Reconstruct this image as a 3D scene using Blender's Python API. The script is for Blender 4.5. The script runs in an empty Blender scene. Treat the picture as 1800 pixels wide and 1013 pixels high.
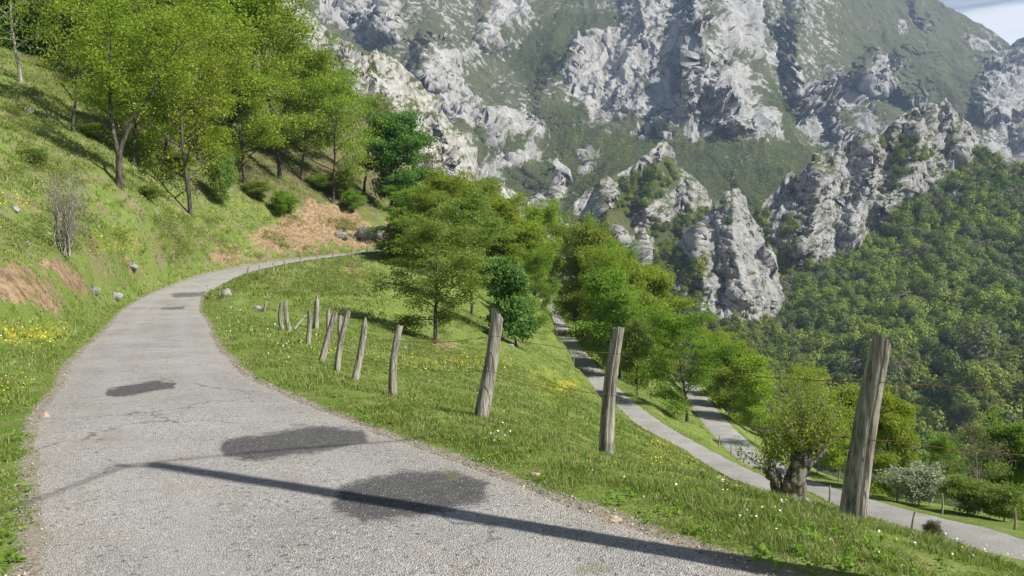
import bpy, math, random
import numpy as np
from mathutils import Vector
RNG = np.random.default_rng(7)
random.seed(7)
SC = bpy.context.scene
COL = SC.collection

# ------------------------------------------------------------------ camera, sky, sun, exposure
F_PX = 1400.0
PITCH = math.atan(26.5 / F_PX)
CAM = np.array([0.0, 0.0, 1.6])
cam_d = bpy.data.cameras.new('camera')
cam_d.lens = 28.0
cam_d.sensor_width = 36.0
cam_d.clip_start = 0.05
cam_d.clip_end = 20000.0
cam_o = bpy.data.objects.new('camera', cam_d)
COL.objects.link(cam_o)
cam_o.location = CAM
cam_o.rotation_euler = (math.pi / 2 - PITCH, 0, 0)
SC.camera = cam_o

SUN_EL = math.radians(44)
SUN_AZ = np.array([0.89, -0.456]); SUN_AZ /= np.linalg.norm(SUN_AZ)
SUN = Vector((SUN_AZ[0] * math.cos(SUN_EL), SUN_AZ[1] * math.cos(SUN_EL), math.sin(SUN_EL)))
world = bpy.data.worlds.new('World')
SC.world = world
world.use_nodes = True
sun_d = bpy.data.lights.new('sun', 'SUN')
sun_d.energy = 5.0
sun_d.angle = math.radians(0.53)
sun_d.color = (1.0, 0.95, 0.87)
sun_o = bpy.data.objects.new('sun', sun_d)
COL.objects.link(sun_o)
sun_o.location = (40, -20, 60)
sun_o.rotation_euler = (-SUN).to_track_quat('-Z', 'Y').to_euler()
SC.view_settings.view_transform = 'Standard'
SC.view_settings.look = 'None'
SC.view_settings.exposure = 0.58
SC.view_settings.gamma = 1.0
SC.view_settings.use_curve_mapping = False


# ------------------------------------------------------------------ node helper
class NT:
    def __init__(s, tree):
        s.t = tree
        tree.nodes.clear()

    def n(s, typ, ins=None, **props):
        nd = s.t.nodes.new(typ)
        for k, v in props.items():
            setattr(nd, k, v)
        for k, v in (ins or {}).items():
            sock = nd.inputs[k]
            if isinstance(v, bpy.types.NodeSocket):
                s.t.links.new(v, sock)
            else:
                if sock.type == 'RGBA' and len(v) == 3:
                    v = (*v, 1)
                sock.default_value = v
        return nd

    def math(s, op, a, b=0.0, c=0.0, clamp=False):
        return s.n('ShaderNodeMath', {0: a, 1: b, 2: c}, operation=op, use_clamp=clamp).outputs[0]

    def mix(s, f, a, b, blend='MIX'):
        nd = s.n('ShaderNodeMix', data_type='RGBA', blend_type=blend)
        for k, v in ((0, f), (6, a), (7, b)):
            if isinstance(v, bpy.types.NodeSocket):
                s.t.links.new(v, nd.inputs[k])
            else:
                nd.inputs[k].default_value = (*v, 1) if isinstance(v, tuple) and len(v) == 3 else v
        return nd.outputs[2]

    def step(s, v, lo, hi, a=0.0, b=1.0):
        return s.n('ShaderNodeMapRange', {0: v, 1: lo, 2: hi, 3: a, 4: b}, interpolation_type='SMOOTHSTEP').outputs[0]

    def noise(s, vec, scale, detail=4, rough=0.55, col=False, dist=0.0):
        nd = s.n('ShaderNodeTexNoise', {'Vector': vec, 'Scale': scale, 'Detail': detail, 'Roughness': rough, 'Distortion': dist})
        return nd.outputs[1 if col else 0]

    def vor(s, vec, scale, feature='F1', out=0):
        return s.n('ShaderNodeTexVoronoi', {'Vector': vec, 'Scale': scale}, feature=feature).outputs[out]

    def attr(s, name, out='Fac'):
        return s.n('ShaderNodeAttribute', attribute_name=name).outputs[out]

    def pos(s):
        return s.n('ShaderNodeNewGeometry').outputs['Position']

    def obj(s):
        return s.n('ShaderNodeTexCoord').outputs['Object']

    def mapv(s, vec, scale, rot=(0, 0, 0)):
        return s.n('ShaderNodeMapping', {'Vector': vec, 'Scale': scale, 'Rotation': rot}).outputs[0]

    def bump(s, h, strength, dist):
        return s.n('ShaderNodeBump', {'Height': h, 'Strength': strength, 'Distance': dist}).outputs[0]

    def pbsdf(s, color, rough=0.9, normal=None, spec=0.2):
        ins = {'Base Color': color, 'Roughness': rough, 'Specular IOR Level': spec}
        if normal is not None:
            ins['Normal'] = normal
        return s.n('ShaderNodeBsdfPrincipled', ins).outputs[0]

    def out(s, sh):
        s.n('ShaderNodeOutputMaterial', {'Surface': sh})


def material(name):
    m = bpy.data.materials.new(name)
    m.use_nodes = True
    return m, NT(m.node_tree)


# sky: Nishita plus thin high cloud
w = NT(world.node_tree)
sky = w.n('ShaderNodeTexSky', sky_type='NISHITA', sun_disc=False, sun_elevation=SUN_EL,
          sun_rotation=math.atan2(SUN_AZ[0], SUN_AZ[1]), altitude=900.0, air_density=1.0, dust_density=1.0, ozone_density=1.0)
tc = w.n('ShaderNodeTexCoord').outputs['Generated']
cl = w.noise(w.mapv(tc, (1.0, 1.0, 9.0), (0.0, 0.06, 0.4)), 1.9, 4, 0.5)
zz = w.n('ShaderNodeSeparateXYZ', {0: tc}).outputs[2]
band = w.math('MULTIPLY', w.step(zz, 0.10, 0.2), w.step(zz, 0.55, 0.36))
clf = w.math('MULTIPLY', w.step(cl, 0.40, 0.56), band)
skyc = w.mix(w.math('MULTIPLY', clf, 0.85), sky.outputs[0], (14.0, 14.6, 15.2))
bg = w.n('ShaderNodeBackground', {'Color': skyc, 'Strength': 0.055})
w.n('ShaderNodeOutputWorld', {'Surface': bg.outputs[0]})


# ------------------------------------------------------------------ maths helpers
FW = np.array([0, math.cos(PITCH), -math.sin(PITCH)])
UP = np.array([0, math.sin(PITCH), math.cos(PITCH)])
RT = np.array([1.0, 0, 0])


def P(px, py, d):
    """world point seen at photo pixel (px, py) (1800 x 1013) at depth d metres"""
    px, py, d = np.broadcast_arrays(np.asarray(px, float), np.asarray(py, float), np.asarray(d, float))
    cx = (px - 900) / F_PX
    cy = -(py - 506.5) / F_PX
    return CAM + d[..., None] * (FW + cx[..., None] * RT + cy[..., None] * UP)


def proj(p):
    q = np.asarray(p, float) - CAM
    d = q @ FW
    dd = np.where(np.abs(d) < 1e-3, 1e-3, d)
    return 900 + F_PX * (q @ RT) / dd, 506.5 - F_PX * (q @ UP) / dd, d


_perm = np.random.default_rng(11).permutation(256)
_perm = np.concatenate([_perm, _perm, _perm])
_g = np.random.default_rng(12).normal(size=(256, 3))
_g /= np.linalg.norm(_g, axis=1)[:, None]


def perlin(p):
    p = np.asarray(p, float)
    sh = p.shape[:-1]
    p = p.reshape(-1, 3)
    i = np.floor(p).astype(np.int64)
    f = p - i
    i &= 255
    u = f * f * f * (f * (f * 6 - 15) + 10)
    res = np.zeros(len(p))
    for dx in (0, 1):
        wx = u[:, 0] if dx else 1 - u[:, 0]
        a = _perm[i[:, 0] + dx]
        for dy in (0, 1):
            wy = u[:, 1] if dy else 1 - u[:, 1]
            b = _perm[a + i[:, 1] + dy]
            for dz in (0, 1):
                wz = u[:, 2] if dz else 1 - u[:, 2]
                g = _g[_perm[b + i[:, 2] + dz]]
                res += wx * wy * wz * ((f[:, 0] - dx) * g[:, 0] + (f[:, 1] - dy) * g[:, 1] + (f[:, 2] - dz) * g[:, 2])
    return (res * 1.5).reshape(sh)


def fbm(p, oct=4, gain=0.5, lac=2.03):
    r = 0; a = 1.0; p = np.asarray(p, float)
    for k in range(oct):
        r = r + a * perlin(p + 17.3 * k)
        a *= gain; p = p * lac
    return r


def ridged(p, oct=4, gain=0.5, lac=2.07):
    r = 0; a = 1.0; p = np.asarray(p, float)
    for k in range(oct):
        r = r + a * (1 - 2 * np.abs(perlin(p + 9.1 * k)))
        a *= gain; p = p * lac
    return r


_cj = np.random.default_rng(13).random((256, 3))
_ct = np.random.default_rng(14).normal(size=(256, 3))
_ch = np.random.default_rng(15).normal(size=256)


def facets(q, tall=0.25):
    """fractured blocks: each cell is a tilted plane with its own step"""
    q = np.asarray(q, float); sh = q.shape[:-1]; q = q.reshape(-1, 3)
    i = np.floor(q).astype(np.int64)
    best = np.full(len(q), 1e9); h = np.zeros(len(q))
    for dx in (-1, 0, 1):
        for dy in (-1, 0, 1):
            for dz in (-1, 0, 1):
                c = i + (dx, dy, dz)
                k = _perm[_perm[_perm[c[:, 0] & 255] + (c[:, 1] & 255)] + (c[:, 2] & 255)]
                df = q - c - _cj[k]
                d2 = (df * df).sum(1)
                m = d2 < best
                best = np.where(m, d2, best)
                h = np.where(m, (df * _ct[k]).sum(1) + tall * _ch[k], h)
    return h.reshape(sh)


class TPS:
    def __init__(s, X, v, lam=0.0):
        s.X = np.asarray(X, float)
        n, k = s.X.shape
        K = s.ker(s.X, s.X) + lam * np.eye(n)
        Pm = np.c_[np.ones(n), s.X]
        A = np.zeros((n + k + 1, n + k + 1))
        A[:n, :n] = K; A[:n, n:] = Pm; A[n:, :n] = Pm.T
        sol = np.linalg.solve(A, np.r_[np.asarray(v, float), np.zeros(k + 1)])
        s.w, s.c = sol[:n], sol[n:]

    @staticmethod
    def ker(A, B):
        r2 = ((A[:, None, :] - B[None]) ** 2).sum(-1)
        return np.where(r2 > 1e-12, 0.5 * r2 * np.log(r2 + 1e-20), 0)

    def __call__(s, Q):
        Q = np.asarray(Q, float)
        sh = Q.shape[:-1]
        Q = Q.reshape(-1, Q.shape[-1])
        out = np.empty(len(Q))
        for i in range(0, len(Q), 20000):
            q = Q[i:i + 20000]
            out[i:i + 20000] = s.ker(q, s.X) @ s.w + s.c[0] + q @ s.c[1:]
        return out.reshape(sh)


def poly_sd(px, py, poly):
    """signed distance in px to polygon, positive inside"""
    poly = np.asarray(poly, float)
    x, y = px, py
    best = np.full(np.shape(x), 1e18)
    ins = np.zeros(np.shape(x), bool)
    for (x0, y0), (x1, y1) in zip(poly, np.roll(poly, -1, 0)):
        ex, ey = x1 - x0, y1 - y0
        t = np.clip(((x - x0) * ex + (y - y0) * ey) / (ex * ex + ey * ey + 1e-12), 0, 1)
        best = np.minimum(best, (x - x0 - t * ex) ** 2 + (y - y0 - t * ey) ** 2)
        c = (y0 > y) != (y1 > y)
        with np.errstate(divide='ignore', invalid='ignore'):
            ins ^= c & (x < (x1 - x0) * (y - y0) / (y1 - y0 + 1e-30) + x0)
    dist = np.sqrt(best)
    return np.where(ins, dist, -dist)


def line_dist(x, y, pts):
    """distance to polyline, signed side (+ = right of travel), and parameter 0..1"""
    pts = np.asarray(pts, float)
    seg = np.hypot(*(pts[1:, :2] - pts[:-1, :2]).T)
    acc = np.r_[0, np.cumsum(seg)]
    best = np.full(np.shape(x), 1e18); side = np.zeros(np.shape(x)); par = np.zeros(np.shape(x))
    for k in range(len(pts) - 1):
        x0, y0 = pts[k, :2]; x1, y1 = pts[k + 1, :2]
        ex, ey = x1 - x0, y1 - y0
        t = np.clip(((x - x0) * ex + (y - y0) * ey) / (ex * ex + ey * ey + 1e-12), 0, 1)
        d = (x - x0 - t * ex) ** 2 + (y - y0 - t * ey) ** 2
        m = d < best
        best = np.where(m, d, best)
        side = np.where(m, np.sign(ex * (y - y0) - ey * (x - x0)), side)
        par = np.where(m, acc[k] + t * seg[k], par)
    return np.sqrt(best), side, par


def sstep(x, a, b):
    t = np.clip((x - a) / (b - a), 0, 1)
    return t * t * (3 - 2 * t)


# ------------------------------------------------------------------ object helpers
def mesh_data(name, V, F, mats=(), smooth=False, attrs=None, mat_idx=None):
    """F: (n,k) array or list of such arrays"""
    V = np.ascontiguousarray(V, dtype=np.float32).reshape(-1, 3)
    Fs = F if isinstance(F, list) else [F]
    Fs = [np.asarray(f, np.int32) for f in Fs if len(f)]
    loops = np.concatenate([f.ravel() for f in Fs])
    tot = np.concatenate([np.full(len(f), f.shape[1], np.int32) for f in Fs])
    start = np.r_[0, np.cumsum(tot)[:-1]].astype(np.int32)
    me = bpy.data.meshes.new(name)
    me.vertices.add(len(V)); me.vertices.foreach_set('co', V.ravel())
    me.loops.add(len(loops)); me.loops.foreach_set('vertex_index', loops)
    me.polygons.add(len(tot)); me.polygons.foreach_set('loop_start', start)
    me.polygons.foreach_set('use_smooth', np.full(len(tot), smooth, bool))
    if mat_idx is not None:
        me.polygons.foreach_set('material_index', np.asarray(mat_idx, np.int32))
    for m in mats:
        me.materials.append(m)
    for k, v in (attrs or {}).items():
        a = me.attributes.new(k, 'FLOAT', 'POINT')
        a.data.foreach_set('value', np.ascontiguousarray(v, dtype=np.float32).ravel())
    me.update(calc_edges=True)
    return me


def link(name, me, parent=None, loc=None, label=None, cat=None, group=None, kind=None):
    o = bpy.data.objects.new(name, me)
    COL.objects.link(o)
    if parent is not None:
        o.parent = parent
    if loc is not None:
        o.location = [float(v) for v in loc]
    if label: o['label'] = label
    if cat: o['category'] = cat
    if group: o['group'] = group
    if kind: o['kind'] = kind
    return o


def grid_faces(nr, nc, off=0):
    i = np.arange(nr - 1)[:, None] * nc + np.arange(nc - 1)[None]
    return np.stack([i, i + 1, i + nc + 1, i + nc], -1).reshape(-1, 4) + off


# ------------------------------------------------------------------ roads and near terrain
# main road stations: left edge xy, right edge xy, z
MAIN = [((7.2, -12), (10.6, -10), -0.2), ((2.6, -4.5), (6.0, -2.6), 0), ((-0.2, 0.2), (3.0, 1.8), 0), ((-1.6, 2.6), (1.45, 4.1), 0), ((-2.6, 4.2), (0.25, 5.75), 0),
        ((-3.3, 5.4), (-0.55, 6.95), 0), ((-4.4, 7.2), (-1.75, 8.6), 0), ((-5.4, 9.0), (-2.85, 10.3), 0),
        ((-6.4, 11.2), (-3.95, 12.1), 0), ((-7.8, 14), (-5.15, 14.6), 0), ((-9.2, 17.2), (-6.55, 17.7), 0),
        ((-12.6, 24.9), (-9.9, 26), 0), ((-16.6, 34), (-13.7, 35), 0.05), ((-20.6, 46), (-17.6, 46), 0.5),
        ((-22.3, 58), (-19.3, 57), 1.5), ((-21.8, 68), (-18.9, 66), 2.35), ((-19.5, 78), (-17.0, 75.5), 3.15),
        ((-16.5, 87), (-14.2, 84.5), 3.9), ((-12.5, 94), (-10.8, 91), 4.5), ((-9.6, 99), (-7.2, 97), 5.0), ((-9.2, 106), (-6.3, 106), 5.4), ((-12, 113), (-9.8, 115), 5.8)]
LOW1 = [(966, 536, 215), (971, 547, 170), (978, 562, 146), (990, 585, 122), (1020, 630, 98), (1062, 680, 78), (1122, 735, 60), (1200, 785, 48), (1262, 820, 41), (1330, 855, 36), (1385, 886, 33)]
LOW2 = [(1212, 672, 116), (1222, 695, 104), (1243, 725, 91), (1278, 765, 76), (1325, 805, 62), (1395, 845, 50), (1485, 878, 41), (1600, 912, 35), (1700, 937, 32), (1800, 965, 29.5)]


def catmull(pts, n):
    pts = np.asarray(pts, float)
    pp = np.r_[[2 * pts[0] - pts[1]], pts, [2 * pts[-1] - pts[-2]]]
    out = []
    for k in range(len(pts) - 1):
        p0, p1, p2, p3 = pp[k:k + 4]
        t = np.linspace(0, 1, n, endpoint=False)[:, None]
        out.append(0.5 * (2 * p1 + (p2 - p0) * t + (2 * p0 - 5 * p1 + 4 * p2 - p3) * t ** 2 + (3 * p1 - p0 - 3 * p2 + p3) * t ** 3))
    return np.concatenate(out + [pts[-1:]])


mainL = catmull([(*s[0], s[2]) for s in MAIN], 14)
mainR = catmull([(*s[1], s[2]) for s in MAIN], 14)
mainC = (mainL + mainR) / 2
mainW = np.hypot(*(mainR - mainL)[:, :2].T) / 2
low1 = np.concatenate([P(*np.array(LOW1).T), [[11.4, 28, -7.5], [13.5, 21, -7.2], [18, 17, -7.2]]])
low2 = np.concatenate([P(*np.array(LOW2).T), [[23, 28, -8.6], [30, 27.5, -8.4]]])
low1 = catmull(low1, 10)
low2 = catmull(low2, 10)
W1, W2 = 1.3, 1.38

ctrl = [P(*c) for c in [
    (690, 697, 12.1), (624, 668, 13.9), (567, 635, 16.9), (541, 604, 21), (500, 582, 25), (845, 737, 10.1), (1066, 795, 8.3), (1500, 912, 6.0),
    (1300, 860, 6.9), (1650, 968, 5.5), (1790, 1003, 5.0), (850, 690, 15.5), (760, 660, 21), (900, 690, 20), (1000, 755, 15), (1000, 700, 29), (1100, 785, 18),
    (1200, 815, 22), (950, 660, 36), (880, 640, 38), (900, 612, 50), (760, 604, 48), (680, 600, 36), (1000, 660, 60), (960, 620, 70),
    (650, 480, 72), (700, 500, 60), (600, 500, 52), (520, 490, 52), (450, 525, 38), (640, 560, 40), (720, 560, 48), (900, 545, 80), (950, 545, 122),
    (0, 640, 12), (0, 575, 15.5), (0, 520, 17.3), (0, 455, 18.6), (0, 435, 20.5), (90, 480, 22.5), (130, 535, 23), (100, 455, 25), (200, 495, 30), (170, 450, 30),
    (0, 300, 38), (0, 180, 60), (45, 200, 60), (210, 325, 50), (335, 375, 58), (120, 395, 36), (250, 420, 43), (300, 445, 48), (400, 462, 60), (380, 445, 62),
    (500, 380, 84), (440, 415, 72), (450, 452, 70), (540, 362, 88), (560, 438, 82), (600, 372, 98), (690, 415, 99), (690, 370, 104), (640, 300, 125), (200, 60, 100), (0, 60, 90),
    (400, 150, 120), (560, 100, 200), (690, 310, 150), (400, 300, 85), (300, 250, 75), (780, 425, 140), (850, 478, 150), (930, 520, 160),
    (1240, 775, 62), (1150, 690, 78), (1160, 720, 66), (1290, 820, 50), (1300, 745, 88), (1400, 810, 60), (1500, 850, 50), (1620, 885, 42), (1750, 915, 38), (1440, 872, 38)]]
ctrl += [np.array(p) for p in [(5.1, 8, -1.85), (4.2, 9.2, -1.85), (3.1, 10.3, -1.55), (2.45, 11.5, -1.4), (4.6, 5.2, -0.75), (6, 4.6, -1.15), (9, 4.5, -2.4), (4.1, 7.0, -1.0), (3.4, 8, -0.98), (6, 1, -0.1), (10, -3, -0.2), (14, -9, -0.5), (8.3, 24, -5.3), (5, 12, -2.7), (9, 14, -4.3), (15, 14, -5.8), (4, 20, -3.4),
         (0, 100, 0.6), (2.5, 100, -1.8), (4.5, 92, -5.5), (-1, 88, 1.0), (30, 60, -18), (45, 40, -17), (60, 70, -34), (30, 120, -24), (45, 170, -42), (100, 200, -90), (100, 60, -45), (90, 20, -40), (16, 160, -11), (20, 220, -20), (0, 220, -4), (80, 280, -80),
         (-30, 260, 30), (-60, 260, 62), (-120, 250, 95), (-140, 120, 70), (-90, 60, 38), (-60, 20, 22), (-30, 0, 10), (-25, -20, 9), (-12, 3, 2.2), (-8, -8, 1.6), (-4, 0, 0.5), (-60, -40, 22), (40, -40, -6), (30, 10, -9), (0, 300, 5), (-90, 300, 80)]]
for k in range(0, len(mainC), 14):
    ctrl += [mainL[k] + (0, 0, 0.0), mainR[k] + (0, 0, 0.0)]
for L in (low1, low2):
    for k in range(0, len(L), 10):
        ctrl.append(L[k])
ctrl = np.array(ctrl)
_tz = TPS(ctrl[:, :2] / 20.0, ctrl[:, 2], lam=0.02)


def road_info(x, y):
    """per road: signed distance beyond edge, z"""
    res = []
    for L, hw in ((mainC, mainW), (low1, W1), (low2, W2)):
        acc = np.r_[0, np.cumsum(np.hypot(*(L[1:, :2] - L[:-1, :2]).T))]
        d, s, t = line_dist(x, y, L)
        hwv = np.interp(t, acc, hw) if np.ndim(hw) else hw
        res.append((d - hwv, np.interp(t, acc, L[:, 2]), s))
    return res


def terrain_z(x, y, rough=True):
    x = np.asarray(x, float); y = np.asarray(y, float)
    z = _tz(np.stack([x, y], -1) / 20.0)
    info = road_info(x, y)
    if rough:
        p = np.stack([x, y, 0 * x], -1)
        dm = np.minimum.reduce([i[0] for i in info])
        k = np.clip(dm / 2.5, 0, 1)
        far = np.clip((np.hypot(x, y) - 12) / 40, 0, 1)
        left = np.clip((-x - 4) / 12, 0, 1)
        z = z + k * (fbm(p / 6.0, 4) * (0.10 + 0.25 * far * (0.35 + left)) + fbm(p / 1.3, 3) * (0.03 + 0.07 * left))
        z = z + fbm(p / 0.35, 2) * 0.018 * np.clip(dm / 0.3, 0, 1) * (1 - 0.7 * far)
    for dd, rz, s in info:
        wgt = 1 - sstep(dd, 0.15, 1.9)
        z = z * (1 - wgt) + (rz - 0.07 * sstep(-dd, 0.02, 0.4) + 0.012) * wgt
    return z


NA, NR, R0, R1 = 760, 420, 1.2, 330.0
az = np.radians(np.linspace(-88, 88, NA))
rr = np.geomspace(R0, R1, NR)
TX = np.sin(az)[None] * rr[:, None]
TY = -5 + np.cos(az)[None] * rr[:, None]
TZ = terrain_z(TX, TY)
TDM = np.minimum.reduce([i[0] for i in road_info(TX, TY)])


def look(arr, x, y):
    """bilinear look-up on the polar ground grid"""
    x = np.asarray(x, float); y = np.asarray(y, float)
    fa = np.clip((np.degrees(np.arctan2(x, y + 5)) + 88) / 176 * (NA - 1), 0, NA - 1.001)
    fr = np.clip(np.log(np.maximum(np.hypot(x, y + 5), R0) / R0) / math.log(R1 / R0) * (NR - 1), 0, NR - 1.001)
    ia = fa.astype(int); ir = fr.astype(int); fa = fa - ia; fr = fr - ir
    return (arr[ir, ia] * (1 - fa) + arr[ir, ia + 1] * fa) * (1 - fr) + (arr[ir + 1, ia] * (1 - fa) + arr[ir + 1, ia + 1] * fa) * fr


def hit(px, py, d0=2.0, d1=320.0):
    """first terrain hit of the ray through a photo pixel"""
    px = np.atleast_1d(np.asarray(px, float)); py = np.atleast_1d(np.asarray(py, float))
    ds = np.geomspace(d0, d1, 420)
    q = P(px[:, None], py[:, None], ds[None])
    below = q[..., 2] < look(TZ, q[..., 0], q[..., 1])
    i = np.argmax(below, 1)
    i = np.where(below.any(1), i, len(ds) - 1)
    lo, hi = ds[np.maximum(i - 1, 0)], ds[i]
    for _ in range(12):
        mid = (lo + hi) / 2
        q = P(px, py, mid)
        b = q[:, 2] < look(TZ, q[:, 0], q[:, 1])
        hi = np.where(b, mid, hi); lo = np.where(b, lo, mid)
    q = P(px, py, hi)
    q[:, 2] = look(TZ, q[:, 0], q[:, 1])
    return q, hi


# near terrain mesh: polar fan around a point behind the viewer
tpx, tpy, td = proj(np.stack([TX, TY, TZ], -1))
front = td > 1.5
# bare earth of the road cuttings, buttercup swathes
wp = np.stack([TX, TY, TZ], -1)
wx = tpx + 14 * fbm(wp / 2.5, 3); wy = tpy + 12 * fbm(wp / 2.5 + 40, 3)
DIRT = [[(-200, 450), (0, 463), (50, 460), (78, 480), (98, 512), (118, 540), (100, 550), (60, 540), (0, 528), (-200, 545)],
        [(60, 450), (100, 455), (160, 495), (160, 520), (120, 515), (90, 480)],
        [(345, 440), (380, 432), (430, 436), (450, 450), (430, 458), (360, 466)],
        [(440, 410), (480, 395), (520, 372), (545, 352), (600, 362), (640, 385), (690, 395), (692, 432), (600, 437), (520, 440), (460, 448)],
        [(215, 450), (235, 455), (245, 480), (225, 485)], [(170, 465), (200, 468), (205, 480), (180, 482)],
        [(760, 590), (800, 600), (800, 615), (770, 620)], [(600, 470), (640, 480), (640, 500), (610, 490)]]
dirt = np.zeros_like(TX)
for pl in DIRT:
    dirt = np.maximum(dirt, np.clip(0.5 + poly_sd(wx, wy, pl) / 14.0, 0, 0.9 if pl[0] in ((440, 410), (345, 440)) else 0.78))
dirt *= front; dirt *= np.clip(0.95 + 0.55 * fbm(wp / 3.0 + 20, 4), 0.2, 1.15)
YEL = [[(640, 640), (780, 625), (860, 622), (860, 640), (760, 645), (660, 655)], [(1130, 730), (1200, 780), (1290, 820), (1300, 845), (1230, 825), (1150, 780)],
       [(930, 670), (1010, 660), (1040, 690), (970, 700)], [(130, 430), (280, 405), (300, 415), (180, 450)], [(0, 350), (60, 350), (50, 365), (0, 362)],
       [(900, 650), (960, 645), (1000, 655), (930, 665)], [(0, 570), (110, 580), (120, 600), (0, 605)]]
yel = np.zeros_like(TX)
for pl in YEL:
    yel = np.maximum(yel, np.clip(0.5 + poly_sd(wx, wy, pl) / 22.0, 0, 1))
yel *= front
# shaded woodland floor with leaf litter under the left trees
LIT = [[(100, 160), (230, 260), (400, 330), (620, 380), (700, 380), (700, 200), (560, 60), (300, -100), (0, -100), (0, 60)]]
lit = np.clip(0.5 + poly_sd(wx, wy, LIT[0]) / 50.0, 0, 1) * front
inf = road_info(TX, TY)
dmain = inf[0][0]
edge = np.exp(-np.clip(dmain, 0, 9) / 0.08) * (dmain > -0.5)
# knock crumbled relief into the bare cuttings
TZ = TZ + dirt * (0.22 * fbm(wp / 1.3, 5, 0.6) + 0.10 * fbm(wp / 0.4, 3) + np.clip((td - 40) / 40, 0, 1) * (0.5 * facets(wp / 2.6) + 0.8 * fbm(wp / 3.5, 4)))


def terr_mask(arr, x, y):
    return look(arr, x, y)


m, t = material('meadow')
pos = t.pos()
n1 = t.noise(pos, 0.18, 5, 0.6); n2 = t.noise(pos, 1.7, 4, 0.6); n3 = t.noise(pos, 14, 3, 0.7)
g = t.mix(t.step(n1, 0.35, 0.65), (0.115, 0.175, 0.03), (0.165, 0.225, 0.05))
g = t.mix(t.step(n2, 0.45, 0.75), g, (0.235, 0.235, 0.095))
g = t.mix(t.step(n3, 0.5, 0.75, 0, 0.6), g, (0.075, 0.11, 0.026))
n4 = t.noise(pos, 0.55, 6, 0.75)
g = t.mix(t.math('MULTIPLY', t.step(n4, 0.46, 0.62), t.attr('steep')), g, t.mix(n3, (0.13, 0.11, 0.06), (0.29, 0.25, 0.15)))
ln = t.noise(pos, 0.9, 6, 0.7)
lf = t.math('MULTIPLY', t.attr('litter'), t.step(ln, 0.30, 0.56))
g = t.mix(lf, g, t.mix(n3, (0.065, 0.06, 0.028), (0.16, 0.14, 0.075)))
yn = t.math('ADD', t.noise(pos, 9, 3, 0.8), t.math('MULTIPLY', t.attr('flowers'), 0.3))
g = t.mix(t.math('MULTIPLY', t.math('MULTIPLY', t.step(yn, 0.66, 0.8), t.attr('flowers')), 0.6), g, (0.45, 0.38, 0.02))
dn = t.noise(pos, 2.2, 6, 0.7); dn2 = t.noise(pos, 2.8, 7, 0.75)
dcol = t.mix(t.step(dn2, 0.3, 0.7), (0.125, 0.085, 0.05), (0.385, 0.275, 0.165))
dcol = t.mix(t.step(dn, 0.55, 0.75), dcol, (0.36, 0.33, 0.28))
dfac = t.step(t.math('ADD', t.attr('dirt'), t.math('MULTIPLY', t.math('SUBTRACT', t.noise(pos, 1.1, 7, 0.75), 0.5), 1.9)), 0.44, 0.66)
g = t.mix(dfac, g, dcol)
en = t.noise(pos, 5, 4, 0.7)
g = t.mix(t.step(t.math('ADD', t.attr('edge'), t.math('SUBTRACT', en, 0.5)), 0.35, 0.7), g, t.mix(n3, (0.18, 0.15, 0.105), (0.34, 0.31, 0.26)))
bmp = t.bump(t.math('ADD', t.noise(pos, 22, 4, 0.7), t.math('MULTIPLY', t.noise(pos, 4, 4, 0.7), 2.0)), 0.7, 0.06)
t.out(t.pbsdf(g, 0.95, bmp, 0.1))
MEADOW = m
V = np.stack([TX, TY, TZ], -1)
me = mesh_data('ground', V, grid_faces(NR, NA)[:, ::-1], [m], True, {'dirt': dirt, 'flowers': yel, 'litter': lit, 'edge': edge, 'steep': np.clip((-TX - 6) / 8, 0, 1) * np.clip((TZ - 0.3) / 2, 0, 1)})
link('ground', me, kind='structure')


# ------------------------------------------------------------------ road ribbons
def road_mesh(name, L, R, zoff, ncross, mat, ragged, extra=None):
    nr = len(L)
    u = np.linspace(0, 1, ncross)
    # ragged edges
    for E, sgn in ((L, -1), (R, 1)):
        dirv = (R - L); dirv = dirv / np.linalg.norm(dirv, axis=1)[:, None]
        E += sgn * dirv * (ragged * fbm(E / 0.7 + 3 * sgn, 5, 0.6)[:, None])
    V = L[:, None] * (1 - u[None, :, None]) + R[:, None] * u[None, :, None]
    V[..., 2] += zoff + 0.03 * (1 - (2 * u - 1) ** 2)[None] + 0.006 * fbm(V / 0.8, 3)
    V[:, 0, 2] -= 0.035; V[:, -1, 2] -= 0.035
    at = {'across': np.broadcast_to(u[None], V.shape[:2])}
    if extra is not None:
        at.update(extra(V))
    me = mesh_data(name, V, grid_faces(nr, ncross), [mat], True, at)
    return link(name, me, kind='structure')


def dense(L, step):
    acc = np.r_[0, np.cumsum(np.linalg.norm(L[1:] - L[:-1], axis=1))]
    s = np.arange(0, acc[-1], step)
    return np.stack([np.interp(s, acc, L[:, k]) for k in range(3)], 1)


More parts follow.
